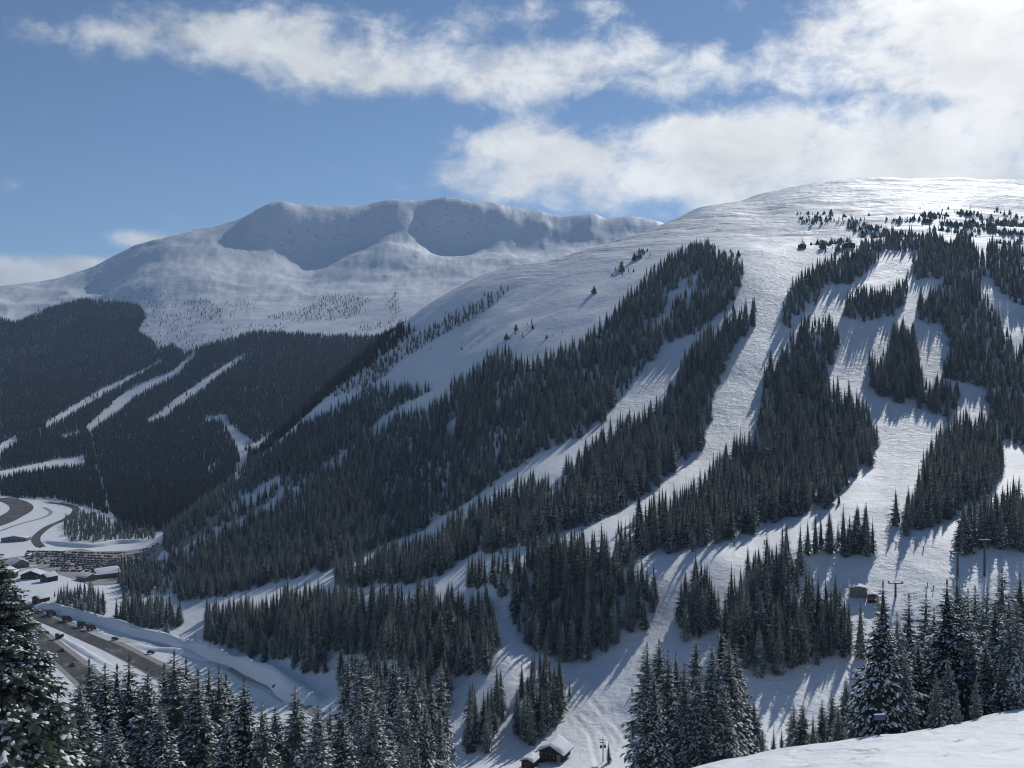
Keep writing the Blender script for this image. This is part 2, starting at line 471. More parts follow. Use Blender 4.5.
def ground_z(x, y):
    """height of the land under (x, y), arrays allowed"""
    x, y = np.asarray(x, float), np.asarray(y, float)
    t = np.arctan2(x, y)
    r = np.clip(np.hypot(x, y), rr[0], rr[-1] * 0.999)
    i = np.clip(np.searchsorted(rr, r, side='right') - 1, 0, len(rr) - 2)
    j = np.clip(np.searchsorted(th, t, side='right') - 1, 0, len(th) - 2)
    fr = (r - rr[i]) / (rr[i + 1] - rr[i])
    ft = (t - th[j]) / (th[j + 1] - th[j])
    return (Zg[i, j] * (1 - ft) + Zg[i, j + 1] * ft) * (1 - fr) + (Zg[i + 1, j] * (1 - ft) + Zg[i + 1, j + 1] * ft) * fr


TRACKS = []


slope_far = np.hypot(np.gradient(Zg, axis=0) / np.gradient(RR, axis=0), np.gradient(Zg, axis=1) / (np.gradient(TH, axis=1) * RR))
rock_amount = np.clip(alpine * .75 * (1 - .75 * far_) + far_ * .30 * smooth(.55, .95, slope_far), 0, 1)


def carve_tracks():
    """ruts left by skis and the snow groomer on the lower piste and the brow"""
    global Zg
    for pix, wd_, dep in [([(588, 766), (606, 752), (610, 742), (600, 728), (585, 716), (568, 706)], .8, 0.175), ([(640, 750), (618, 728), (600, 712), (590, 700)], .8, 0.175), ([(600, 718), (618, 712), (640, 711)], .7, 0.15),
                          ([(595, 766), (612, 752), (616, 740), (604, 724), (588, 712)], .8, 0.15), ([(570, 724), (552, 735), (545, 742)], .8, 0.175), ([(608, 708), (622, 690), (634, 668), (642, 650)], .7, 0.125), ([(592, 712), (612, 690), (630, 664)], .7, 0.125),
                          ([(625, 700), (640, 680), (645, 655)], .7, 0.125), ([(652, 620), (646, 605), (650, 590), (662, 578)], .8, 0.15), ([(648, 606), (668, 604), (680, 598)], .7, 0.125), ([(574, 716), (590, 735), (598, 764)], .7, 0.125),
                          ([(720, 766), (800, 752), (880, 752), (960, 742), (1020, 736)], .4, .22), ([(800, 766), (870, 760), (950, 757), (1010, 750)], .4, .2), ([(850, 745), (930, 733), (1010, 722)], .35, .16)]:
        pts = [spot(px, py, 60) for px, py in pix]
        pts = [p for p in pts]
        for a, b_ in zip(pts[:-1], pts[1:]):
            d = Vector((b_.x - a.x, b_.y - a.y))
            L2 = max(d.length_squared, 1e-6)
            rlo, rhi = min(a.xy.length, b_.xy.length) - 6, max(a.xy.length, b_.xy.length) + 6
            i0, i1 = np.searchsorted(rr, [rlo, rhi])
            ta, tb = sorted((math.atan2(a.x, a.y), math.atan2(b_.x, b_.y)))
            j0, j1 = np.searchsorted(th, [ta - .03, tb + .03])
            X_, Y_ = Xg[i0:i1, j0:j1], Yg[i0:i1, j0:j1]
            t = np.clip(((X_ - a.x) * d.x + (Y_ - a.y) * d.y) / L2, 0, 1)
            dd = np.hypot(X_ - a.x - t * d.x, Y_ - a.y - t * d.y)
            Zg[i0:i1, j0:j1] = Zg[i0:i1, j0:j1] - dep * np.exp(-(dd / wd_) ** 2) + dep * .6 * np.exp(-((dd - 2 * wd_) / wd_) ** 2)


ELV = Zg / RR                                    # tangent of elevation seen from the viewpoint
HOR = np.maximum.accumulate(ELV, axis=0)         # skyline so far along each bearing


def spot(px, py, Ymin=0):
    """the point of the land that shows at a given place of the photograph"""
    u, q = (px - CX) / F, (CY - py) / F
    t = math.atan(u)
    e = q / math.hypot(1, u)
    j = min(max(int(np.searchsorted(th, t)) - 1, 0), len(th) - 2)
    f = (t - th[j]) / (th[j + 1] - th[j])
    col = ELV[:, j] * (1 - f) + ELV[:, j + 1] * f
    ok = np.nonzero((col >= e) & (rr > max(Ymin, 30)))[0]
    if len(ok) == 0:
        k = len(rr) - 2
        r = rr[k]
    else:
        k = ok[0]
        a, b2 = col[k - 1], col[k]
        g = 0 if b2 == a else min(max((e - a) / (b2 - a), 0), 1)
        r = rr[k - 1] + g * (rr[k] - rr[k - 1])
    x, y = r * math.sin(t), r * math.cos(t)
    return Vector((x, y, float(ground_z(x, y))))


def project(x, y, z):
    return CX + F * x / y, CY - F * z / y


carve_tracks()
ELV = Zg / RR
HOR = np.maximum.accumulate(ELV, axis=0)

# ------------------------------------------------------------------ masks: woods and open pistes as drawn on the mountain
def raster(poly):
    m = np.zeros((768, 1024), bool)
    xs = [p[0] for p in poly]
    ys = [p[1] for p in poly]
    x0, x1, y0, y1 = max(0, int(min(xs)) - 1), min(1023, int(max(xs)) + 1), max(0, int(min(ys)) - 1), min(767, int(max(ys)) + 1)
    if x1 <= x0 or y1 <= y0:
        return m
    gx, gy = np.meshgrid(np.arange(x0, x1 + 1) + 0.5, np.arange(y0, y1 + 1) + 0.5)
    ins = np.zeros(gx.shape, bool)
    for i in range(len(poly)):
        (ax, ay), (bx, by) = poly[i], poly[(i + 1) % len(poly)]
        if ay == by:
            continue
        c = (ay > gy) != (by > gy)
        ins ^= c & (gx < (bx - ax) * (gy - ay) / (by - ay) + ax)
    m[y0:y1 + 1, x0:x1 + 1] = ins
    return m


def band(pts, w):
    """outline of a strip of the given width along a line"""
    L, Rr = [], []
    for i, p in enumerate(pts):
        a, b2 = pts[max(0, i - 1)], pts[min(len(pts) - 1, i + 1)]
        dx, dy = b2[0] - a[0], b2[1] - a[1]
        n = math.hypot(dx, dy) or 1
        ww = w[i] if isinstance(w, (list, tuple)) else w
        L.append((p[0] - dy / n * ww / 2, p[1] + dx / n * ww / 2))
        Rr.append((p[0] + dy / n * ww / 2, p[1] - dx / n * ww / 2))
    return L + Rr[::-1]

# each wood: description, outline as it shows, tree height range, spacing, nearest and farthest distance
WOODS = []


def wood(desc, poly, h, sp, y0, y1, tipf=0.55, dens=1.0, small=False):
    WOODS.append(dict(desc=desc, poly=poly, h=h, sp=sp, y0=y0, y1=y1, tipf=tipf, dens=dens, small=small))


OPEN = []          # pistes, cuttings and glades inside the woods
OPEN.append([(694, 338), (664, 343), (650, 364), (636, 378), (620, 398), (604, 422), (590, 436), (612, 428), (640, 412), (655, 403), (670, 384), (686, 352)])
# great wood left of the first piste
wood('the great wood left of the first piste', [(704, 241), (716, 249), (727, 254), (744, 262), (742, 280), (737, 292), (730, 310), (712, 320), (702, 330), (687, 342), (674, 346), (655, 357), (648, 368), (642, 374), (627, 394), (610, 420), (572, 440), (537, 455),
      (512, 472), (486, 490), (446, 515), (418, 533), (385, 545), (340, 566), (330, 569), (290, 580), (250, 591), (218, 598), (190, 600), (175, 600), (172, 585), (160, 562), (175, 548), (230, 522), (285, 488), (345, 455), (352, 437), (363, 425), (378, 408), (420, 396), (440, 385), (461, 372), (506, 345), (527, 362), (552, 350), (582, 335), (607, 317), (624, 297), (647, 272), (665, 258), (674, 252)],
     (12, 18), 4.9, 420, 1330)
wood('the wood along the mountain shoulder', [(366, 396), (341, 410), (300, 425), (250, 462), (232, 480), (242, 492), (282, 477), (306, 470), (341, 450), (363, 430), (386, 412), (418, 402), (440, 385), (450, 378), (440, 380), (420, 385), (400, 388)], (10, 16), 4.8, 600, 1300)
wood('the wood along the mountain shoulder', [(506, 284), (481, 299), (456, 311), (431, 326), (406, 341), (381, 359), (361, 372), (340, 388), (330, 400), (366, 388), (385, 378), (400, 362), (431, 343), (456, 328), (481, 315), (500, 300), (512, 290)], (6, 12), 4.8, 800, 1400, 0.4)
wood('the wood along the mountain shoulder', [(160, 556), (175, 550), (230, 524), (290, 492), (345, 458), (356, 440), (380, 415), (366, 396), (341, 408), (300, 424), (250, 461), (215, 492), (165, 528)], (10, 16), 4.6, 560, 1250)
wood('the wood along the mountain shoulder', [(280, 446), (300, 422), (341, 404), (368, 384), (385, 382), (402, 384), (428, 392), (440, 384), (425, 402), (385, 418), (352, 442), (310, 464), (280, 470)], (10, 15), 4.8, 560, 1250, .45)
wood('the wooded strip between the long pistes', [(757, 302), (756, 330), (737, 342), (722, 370), (712, 397), (709, 427), (702, 447), (677, 465), (662, 484), (624, 507), (594, 522), (562, 532), (512, 552), (496, 555), (470, 557), (461, 563), (440, 578), (400, 586), (360, 588), (336, 588), (335, 562), (345, 558), (391, 546), (431, 536), (456, 513), (486, 498), (512, 490),
      (527, 477), (557, 480), (567, 460), (594, 440), (612, 424), (648, 405), (655, 400), (664, 392), (672, 378), (680, 360), (687, 350), (702, 332), (712, 325), (747, 303)], (13, 20), 4.9, 330, 1100)
wood('the broad wood right of the widest piste', [(805, 315), (830, 317), (843, 330), (838, 345), (835, 362), (826, 376), (824, 385), (835, 381), (850, 389), (868, 407), (877, 435), (870, 470), (848, 480), (843, 505), (805, 517), (768, 525), (747, 535), (719, 545), (692, 553), (652, 556), (640, 568), (614, 570), (611, 545), (618, 524), (640, 514), (652, 505), (662, 500), (677, 493), (690, 492), (702, 480), (722, 455), (737, 440), (757, 434), (762, 400), (764, 372), (768, 355), (783, 350)], (13, 20), 4.9, 330, 1000)
wood('the highest grove on the piste', [(778, 310), (793, 280), (825, 257), (853, 250), (880, 252), (878, 262), (855, 285), (823, 286), (818, 303), (800, 316), (790, 328), (784, 326), (786, 314)], (10, 16), 4.4, 640, 1250)
wood('the small grove under the mogul field', [(843, 300), (850, 290), (868, 287), (893, 290), (903, 270), (910, 280), (907, 302), (888, 320), (863, 322), (843, 316)], (11, 17), 4.4, 560, 1100)
wood('the island grove between upper pistes', [(895, 320), (915, 325), (920, 362), (920, 392), (903, 403), (883, 397), (868, 386), (868, 355), (883, 358)], (13, 18), 4.2, 480, 1000)
wood('the island grove between upper pistes', [(915, 387), (933, 377), (960, 385), (960, 408), (938, 417), (918, 410)], (12, 17), 4.2, 460, 900)
wood('the upper right wood', [(857, 246), (872, 236), (884, 240), (892, 228), (902, 240), (912, 230), (924, 238), (935, 228), (948, 244), (958, 230), (970, 234), (980, 252), (993, 240), (1024, 244), (1060, 244), (1060, 470), (1024, 447), (1003, 442), (990, 407), (985, 390), (962, 386), (968, 384), (940, 377), (943, 362), (953, 340), (940, 325), (928, 325), (915, 315), (915, 300), (928, 290), (948, 280), (913, 280), (915, 252), (883, 252), (860, 255)], (11, 17), 4.9, 430, 1350)
wood('the dark grove right of the lower piste', [(960, 412), (988, 415), (993, 410), (1003, 445), (1003, 472), (980, 502), (953, 517), (918, 534), (908, 540), (902, 534), (902, 492), (918, 480), (923, 462), (933, 445), (938, 430)], (14, 20), 4.5, 340, 800)
wood('the right-edge wood behind the lift towers', [(1060, 478), (1024, 480), (1008, 492), (990, 497), (968, 512), (953, 522), (953, 556), (977, 557), (1019, 550), (1060, 545)], (14, 20), 4.4, 330, 700)
wood('the little stand beside the lower piste', [(843, 530), (855, 509), (868, 512), (874, 530), (874, 558), (843, 558)], (13, 19), 3.8, 340, 560, 0.7)
wood('the row of firs above the lift cabin', [(808, 525), (828, 520), (838, 512), (845, 530), (845, 560), (828, 558), (808, 556)], (13, 18), 5.0, 340, 600, 0.6)
wood('the stand between two pistes above the gully', [(672, 600), (680, 575), (700, 570), (716, 585), (718, 625), (708, 642), (690, 645), (676, 628)], (14, 20), 3.5, 280, 430, 0.55)
wood('the ragged stand behind the tall centre firs', [(722, 600), (738, 575), (750, 552), (775, 540), (785, 535), (803, 545), (806, 560), (800, 588), (795, 600), (790, 632), (770, 672), (752, 682), (720, 640)], (14, 21), 3.9, 270, 470, 0.55)
wood('the stand beside the shaded gully', [(795, 600), (812, 582), (822, 590), (836, 592), (847, 600), (852, 612), (864, 625), (864, 640), (858, 655), (845, 658), (815, 668), (770, 676), (752, 684), (770, 640)], (14, 21), 3.9, 265, 400, 0.55)
wood('the broad dark grove above the road', [(207, 605), (228, 600), (256, 600), (286, 590), (331, 587), (376, 590), (418, 584), (461, 586), (488, 590), (491, 613), (501, 623), (506, 658), (498, 668), (481, 678), (463, 684), (440, 676), (416, 672), (396, 664), (368, 664), (338, 652), (326, 643), (331, 672), (321, 677), (288, 667), (256, 661), (230, 650), (200, 636), (200, 628), (207, 625)], (13, 19), 4.2, 300, 680, 0.6)
wood('the small stand above the broad dark grove', [(462, 585), (470, 562), (498, 552), (518, 544), (520, 585), (510, 600), (495, 600), (478, 594)], (12, 18), 4.2, 320, 560, 0.7)
wood('the thick grove left of the lower piste', [(508, 605), (515, 578), (525, 560), (530, 540), (552, 536), (580, 538), (604, 540), (613, 556), (617, 570), (630, 560), (652, 568), (660, 590), (660, 618), (647, 627), (637, 642), (609, 654), (594, 660), (562, 664), (537, 654), (527, 647), (512, 637)], (14, 20), 4.0, 290, 560, 0.6)
wood('the stand beside the timber hut', [(522, 673), (530, 655), (545, 653), (562, 668), (570, 686), (571, 713), (560, 730), (545, 742), (525, 748), (521, 710)], (14, 18), 3.6, 270, 350, 0.6)
wood('the shadowy stand left of the timber hut', [(463, 752), (461, 716), (466, 690), (480, 680), (500, 672), (512, 690), (520, 700), (520, 740), (500, 730), (488, 752)], (13, 17), 4.0, 270, 380, 0.6)
wood('the clump by the road bend', [(335, 660), (345, 652), (370, 652), (400, 655), (430, 660), (452, 665), (453, 700), (445, 738), (420, 715), (370, 705), (338, 690)], (13, 18), 5.0, 240, 420, 0.6)
wood('the clump beside the parking area', [(118, 558), (140, 556), (168, 562), (169, 592), (160, 598), (122, 597)], (11, 17), 5, 600, 900, 0.6)
wood('the clump on the snow above the highway', [(120, 598), (140, 596), (160, 600), (182, 606), (184, 627), (155, 631), (120, 624)], (12, 17), 4.6, 480, 720, 0.6)
wood('the clump beneath the parking area', [(45, 595), (60, 588), (92, 584), (106, 598), (112, 615), (92, 617), (57, 607)], (11, 16), 5, 520, 800, 0.6)
wood('the roadside wood beyond the parking area', [(64, 514), (80, 508), (100, 512), (122, 518), (160, 530), (155, 538), (120, 542), (70, 542), (64, 530)], (9, 14), 5.5, 850, 1300, 0.7)

FAR = [[(-40, 325), (0, 316), (15, 321), (37, 313), (50, 306), (82, 298), (125, 301), (141, 304), (146, 318), (138, 330), (152, 338), (158, 347), (172, 343), (185, 350), (212, 342), (256, 330), (330, 334), (380, 334), (406, 322), (420, 328), (400, 345), (376, 360), (366, 395), (341, 408), (300, 424), (250, 470), (232, 482), (200, 512), (165, 542),
       (160, 540), (120, 542), (118, 520), (95, 510), (80, 506), (55, 499), (0, 497), (-40, 497)]]
SPARSE = [([(120, 294), (160, 300), (200, 335), (240, 322), (300, 326), (256, 335), (200, 350), (150, 352)], .25), ([(185, 300), (200, 294), (222, 308), (225, 325), (205, 322)], .5), ([(256, 318), (306, 307), (331, 292), (373, 298), (356, 318), (300, 322)], .5), ([(385, 305), (396, 290), (402, 312), (395, 318)], .5),
          ([(350, 335), (420, 322), (410, 316), (360, 326)], .35), ([(130, 285), (170, 290), (215, 318), (190, 330), (150, 305)], .10), ([(225, 300), (260, 300), (255, 315), (230, 318)], .15)]
KRUMM = [([(795, 212), (830, 212), (860, 218), (860, 232), (840, 235), (800, 226)], .35), ([(855, 218), (890, 210), (930, 212), (990, 212), (1040, 220), (1040, 240), (985, 242), (950, 226), (890, 224), (850, 246), (835, 246)], .45),
         ([(660, 240), (700, 240), (745, 256), (700, 262), (640, 270), (610, 282), (612, 268), (640, 252)], .4), ([(855, 234), (880, 222), (900, 217), (935, 213), (985, 217), (1040, 222), (1040, 248), (985, 250), (860, 248)], .5), ([(800, 238), (850, 232), (856, 248), (835, 256), (800, 246)], .3), ([(420, 350), (512, 330), (600, 285), (600, 290), (520, 340), (430, 358)], .12),
         ([(515, 350), (580, 322), (575, 328), (530, 352), (512, 362)], .6), ([(880, 207), (1000, 207), (1024, 216), (880, 216)], .12)]
for pts, w in [
        ([(45, 426), (60, 417), (85, 402), (105, 390), (122, 382), (140, 372), (162, 360)], [4.5, 6, 6, 5, 4, 2.5, 2]),
        ([(88, 430), (98, 420), (120, 403), (140, 388), (158, 380), (178, 371), (195, 352)], [6, 7, 11, 10, 7, 5, 3]),
        ([(148, 421), (165, 412), (180, 400), (200, 386), (220, 371), (245, 354)], [4.5, 7, 8, 7, 5, 3]),
        ([(205, 419), (222, 417), (232, 430), (240, 445), (244, 460), (236, 480)], [5, 5, 7, 8, 8, 6]),
        ([(225, 424), (245, 440), (258, 448), (270, 436)], [3, 8, 5, 2]),
        ([(-5, 452), (17, 439)], 7), ([(0, 474), (40, 466), (85, 462)], [6, 6, 3]), ([(20, 470), (60, 461), (84, 458)], [5, 6, 4]), ([(62, 436), (80, 432)], 3),
        ([(90, 430), (96, 455), (104, 490), (112, 520), (120, 542)], [1.2, 1.2, 1.2, 1.5, 1.5]),
        ([(205, 472), (222, 460)], 3),
        ([(180, 538), (205, 524), (225, 512)], [4, 6, 4]), ([(232, 505), (256, 493), (281, 478)], [4, 6, 4]), ([(263, 508), (285, 494), (306, 484)], [5, 5, 3]), ([(322, 470), (342, 452)], [4, 3]), ([(253, 447), (275, 430)], [4, 2]),
        ([(366, 434), (388, 415), (420, 402), (450, 386)], [4, 6, 9, 10]), ([(450, 430), (456, 422)], 5), ([(436, 382), (446, 376)], 6),
        ([(672, 300), (690, 280), (695, 270), (688, 295)], 10), ([(655, 322), (672, 308)], 5), ([(983, 278), (996, 296), (1008, 312), (1026, 340)], [10, 14, 20, 30]), ([(1012, 310), (1030, 330)], 14),
        ([(972, 386), (973, 400), (970, 420)], [14, 18, 16]), ([(1000, 388), (1004, 396)], 5), ([(1010, 455), (1030, 470)], 14),
        ([(882, 268), (895, 258), (905, 270), (890, 285), (868, 280), (858, 285)], 12), ([(340, 574), (420, 570), (455, 566)], 0.1)]:
    OPEN.append(band(pts, w))
open_mask = np.zeros((768, 1024), bool)
for p_ in OPEN:
    open_mask |= raster(p_)


def tip_sample(m, px, py):
    xi, yi = np.floor(px).astype(int), np.floor(py).astype(int)
    ok = (xi >= 0) & (xi < 1024) & (yi >= 0) & (yi < 768)
    return ok & m[np.clip(yi, 0, 767), np.clip(xi, 0, 1023)]


def scatter(poly, sp, y0, y1, hlo, hhi, tipf, dens, use_open=True, slack=0.004, holes=0.0):
    m = raster(poly)
    us = [(p[0] - CX) / F for p in poly]
    x0, x1 = min(min(us) * y0, min(us) * y1), max(max(us) * y0, max(us) * y1)
    nx, ny = int((x1 - x0) / sp) + 1, int((y1 - y0) / sp) + 1
    gx, gy = np.meshgrid(np.arange(nx), np.arange(ny))
    x = x0 + (gx.ravel() + RNG.uniform(-.45, .45, gx.size)) * sp
    y = y0 + (gy.ravel() + RNG.uniform(-.45, .45, gx.size)) * sp
    u = x / y
    ok = (u > min(us) - .02) & (u < max(us) + .02) & (RNG.random(x.size) < dens)
    x, y = x[ok], y[ok]
    z = ground_z(x, y)
    r = np.hypot(x, y)
    h = hlo * .85 + (hhi * 1.08 - hlo * .85) * RNG.beta(1.7, 1.9, x.size)
    h = h * (1 + 0.32 * fbm(x / 40 + 5, y / 40, 3)) * np.where(RNG.random(x.size) < .16, RNG.uniform(.5, .75, x.size), 1)
    h = h * .93
    px, py = project(x, y, z)
    stray = np.where(RNG.random(x.size) < .08, RNG.normal(0, 6, x.size), 0) * np.clip(500 / y, .4, 1.2)
    px = px + 6.0 * fbm(x / 14 + 3.3, y / 14, 3) * np.clip(420 / y, .35, 1) + stray
    py = py + 3.0 * fbm(x / 14 + 8.3, y / 14 + 4, 3) * np.clip(420 / y, .35, 1) + stray * .5
    tpy = py - F * h / y * tipf
    t = np.arctan2(x, y)
    j = np.clip(np.searchsorted(th, t) - 1, 0, len(th) - 2)
    i = np.clip(np.searchsorted(rr, r) - 1, 0, len(rr) - 2)
    vis = (z + h) / r >= HOR[i, j] - slack
    good = tip_sample(m, px, py) & tip_sample(m, px, tpy) & vis
    if use_open:
        good &= ~tip_sample(open_mask, px, py - 0.5) & ~tip_sample(open_mask, px, py - F * h / y * 0.45)
    if holes > 0:
        good &= fbm(x / 32 + 40, y / 32, 3) > holes
    return np.stack([x[good], y[good], z[good], h[good]], 1)


# ------------------------------------------------------------------ land mesh
def mogul_mask():
    px, py = project(Xg, np.maximum(Yg, 1), Zg)
    m = np.zeros((768, 1024), bool)
    for poly in ([(640, 372), (690, 345), (672, 385), (600, 450), (560, 470), (600, 420)], [(880, 255), (915, 252), (913, 280), (895, 275), (880, 300)], [(760, 250), (830, 250), (760, 350), (760, 440), (700, 470), (720, 370)],
                 [(838, 320), (900, 300), (1000, 300), (980, 420), (910, 480), (905, 560), (875, 560), (878, 430), (830, 370)]):
        m |= raster(poly)
    v = (tip_sample(m, px, py) & (Yg > 300)).astype(float)
    for k in range(3):
        for ax, n in ((0, 5), (1, 9)):
            c = np.cumsum(np.concatenate([np.zeros_like(v.take([0] * (n + 1), axis=ax)), v, np.zeros_like(v.take([0] * n, axis=ax))], axis=ax), axis=ax)
            L = v.shape[ax]
            v = (c.take(np.arange(2 * n + 1, 2 * n + 1 + L), axis=ax) - c.take(np.arange(0, L), axis=ax)) / (2 * n + 1)
    return v


def land():
    nr, nt = Zg.shape
    v = np.stack([Xg, Yg, Zg], -1).reshape(-1, 3).astype(np.float32)
    a = np.arange((nr - 1) * nt).reshape(nr - 1, nt)
    nxt = np.roll(np.arange(nt), -1)
    i0 = a
    i1 = (np.arange(nr - 1) * nt)[:, None] + nxt[None, :]
    quads = np.stack([i0, i0 + nt, i1 + nt, i1], -1)[:, :-1].reshape(-1, 4)[:, ::-1]
    me = bpy.data.meshes.new('snowy_ground')
    me.vertices.add(len(v))
    me.vertices.foreach_set('co', v.ravel())
    me.loops.add(quads.size)
    me.loops.foreach_set('vertex_index', quads.ravel().astype(np.int32))
    me.polygons.add(len(quads))
    me.polygons.foreach_set('loop_start', np.arange(0, quads.size, 4, dtype=np.int32))
    me.polygons.foreach_set('use_smooth', np.ones(len(quads), bool))
    me.update(calc_edges=True)
    for nm, arr in (('rough_snow', np.clip(alpine * (1 - .86 * far_) + 0.10 * slope_area, 0, 1)), ('rock', rock_amount), ('moguls', mogul_mask().astype(float))):
        at = me.attributes.new(nm, 'FLOAT', 'POINT')
        at.data.foreach_set('value', arr.ravel().astype(np.float32))
    me.materials.append(M['snow_ground'])
    o = bpy.data.objects.new('snowy_ground', me)
    o['kind'] = 'structure'
    COL.objects.link(o)
    return o


land()

# ------------------------------------------------------------------ conifers


def build_mesh(name, verts, faces, mats, mat_idx, smooth_=False):
    me = bpy.data.meshes.new(name)
    me.from_pydata(verts, [], faces)
    for mt in mats:
        me.materials.append(mt)
    me.polygons.foreach_set('material_index', np.array(mat_idx, np.int32))
    if smooth_:
        me.polygons.foreach_set('use_smooth', np.ones(len(faces), bool))
    me.update()
    return me


def cone_tube(verts, faces, z0, z1, r0, r1, n=6, lean=(0, 0)):
    b0 = len(verts)
    for z, r, k in ((z0, r0, 0), (z1, r1, 1)):
        for i in range(n):
            a = 2 * math.pi * i / n
            verts.append((r * math.cos(a) + lean[0] * k, r * math.sin(a) + lean[1] * k, z))
    for i in range(n):
        j = (i + 1) % n
        faces.append((b0 + i, b0 + j, b0 + n + j, b0 + n + i))


def conifer(seed, radius, levels, per, sprays, snow, start=0.07, thin=1.0, power=0.85, mats=None, core=0.30, fine=1.0):
    """crown of a unit-height spruce: whorls of drooping boughs, each set with flat sprays; snow lies on some of the boughs"""
    rnd = random.Random(seed)
    V, Fc, MI = [], [], []

    def diamond(c, d, side, up, L, W, mi, sag=0.25, lift=0.0):
        b0 = len(V)
        p = [c, c + d * L * .5 + side * W * .5, c + d * L - up * L * sag, c + d * L * .5 - side * W * .5]
        if mi == 1:
            nv = 6 if sprays > 2 else 4
            q = c + d * L * .48 + up * (W * .34 + lift)
            for k in range(nv):
                t_ = 2 * math.pi * k / nv
                rr_ = rnd.uniform(.7, 1.25) if nv == 6 else 1.0
                V.append(tuple(c + d * L * (.5 - .5 * math.cos(t_) * rr_) + side * W * .5 * math.sin(t_) * rr_ - up * L * sag * (.5 - .5 * math.cos(t_)) ** 2 + up * lift))
            V.append(tuple(q))
            for k in range(nv):
                Fc.append((b0 + (k + 1) % nv, b0 + k, b0 + nv))
                MI.append(1)
        else:
            for s_ in p:
                V.append(tuple(s_))
            Fc.append((b0, b0 + 1, b0 + 2, b0 + 3))
            MI.append(0)

    up0 = Vector((0, 0, 1))
    lop = rnd.uniform(0, 6.28)
    for li in range(levels):
        t = start + (0.965 - start) * (li + rnd.uniform(-.3, .3)) / (levels - 1)
        t = min(max(t, start * .8), 0.97)
        prof = (1 - t) ** power * (0.55 + 0.45 * min(1, (t - start * .5) / 0.12)) + 0.03
        n = max(3, int(round(per * (0.6 + 0.5 * (1 - t)))))
        ph = rnd.uniform(0, 6.28)
        for k in range(n):
            a = ph + 2 * math.pi * k / n + rnd.uniform(-.25, .25)
            if rnd.random() < 0.10 * thin:
                continue
            L = radius * prof * rnd.uniform(0.62, 1.12) * (1 + 0.14 * math.cos(a - lop))
            ang = -0.50 + 0.85 * t + rnd.uniform(-.14, .14)      # drooping low down, rising near the top
            d = Vector((math.cos(a) * math.cos(ang), math.sin(a) * math.cos(ang), math.sin(ang)))
            side = Vector((-math.sin(a), math.cos(a), 0))
            up = side.cross(d) * -1
            if up.z < 0:
                up = -up
            base = Vector((0, 0, t))
            snowy = rnd.random() < snow
            # main blade of the bough
            diamond(base + d * L * .12, d, side, up, L * .92, L * .30, 0, .12)
            if snowy and sprays <= 1:
                diamond(base + d * L * rnd.uniform(.15, .35), d, side, up, L * rnd.uniform(.55, .85), L * rnd.uniform(.28, .44), 1, .10, L * .04)
            for sidx in range(sprays):
                f = (sidx + 0.7) / (sprays + 0.2)
                c = base + d * L * f * rnd.uniform(.92, 1.05) - up0 * L * .10 * f * f
                for sg in (-1, 1):
                    yaw = rnd.uniform(.5, 1.0)
                    dd = (d * math.cos(yaw) + side * sg * math.sin(yaw) - up0 * rnd.uniform(.05, .45)).normalized()
                    ss = dd.cross(up).normalized()
                    ss = (ss + up * rnd.uniform(-.6, .6)).normalized()
                    sl = L * (0.52 - 0.28 * f) * rnd.uniform(.75, 1.25) * fine
                    diamond(c, dd, ss, up, sl, sl * .52, 0, .3)
                    if snowy:
                        hs = dd.cross(up0).normalized() if abs(dd.z) < .98 else ss
                        for q_ in range(2):
                            if rnd.random() < .55:
                                tw = (dd + hs * rnd.uniform(-.5, .5)).normalized()
                                diamond(c + dd * sl * rnd.uniform(.0, .6) + hs * sl * rnd.uniform(-.12, .12), tw, tw.cross(up).normalized(), (up + up0 * .5).normalized(), sl * rnd.uniform(.32, .72) * (.85 if fine < 1 else 1), sl * rnd.uniform(.24, .5) * (.85 if fine < 1 else 1), 1, .3, sl * .05)
                # hanging twigs
                if rnd.random() < .6:
                    dd = (d * .4 - up0).normalized()
                    diamond(c, dd, side, up, L * .22 * rnd.uniform(.7, 1.3), L * .12, 0, .0)
    # leader
    for k in range(4):
        a = k * 1.57
        diamond(Vector((0, 0, .93)), Vector((math.cos(a) * .07, math.sin(a) * .07, 1)).normalized(), Vector((-math.sin(a), math.cos(a), 0)), up0, .07, .0055, 0, 0)
    # dense dark interior
    b0 = len(V)
    nn = 7
    rings = [(start + .01, .55), (start + .12, 1.0), (.5, .55), (.8, .2), (.95, .02)]
    for z, f in rings:
        for i in range(nn):
            a = 2 * math.pi * i / nn
            rad = radius * core * f * rnd.uniform(.75, 1.25)
            V.append((rad * math.cos(a), rad * math.sin(a), z))
    for ri in range(len(rings) - 1):
        for i in range(nn):
            j = (i + 1) % nn
            Fc.append((b0 + ri * nn + i, b0 + ri * nn + j, b0 + ri * nn + nn + j, b0 + ri * nn + nn + i))
            MI.append(0)
    return V, Fc, MI


def crown_mesh(name, *a, mats=('needles', 'snow_pad'), **k):
    V, Fc, MI = conifer(*a, **k)
    me = build_mesh(name, V, Fc, [M[x] for x in mats], MI)
    me.polygons.foreach_set('use_smooth', np.array(MI) == 1)
    return me


def trunk_mesh():
    V, Fc = [], []
    cone_tube(V, Fc, -0.06, 0.45, 0.0155, 0.0095, 8)
    cone_tube(V, Fc, 0.45, 0.95, 0.0095, 0.0018, 8)
    return build_mesh('trunk', V, Fc, [M['bark']], [0] * len(Fc), True)


TRUNK = trunk_mesh()
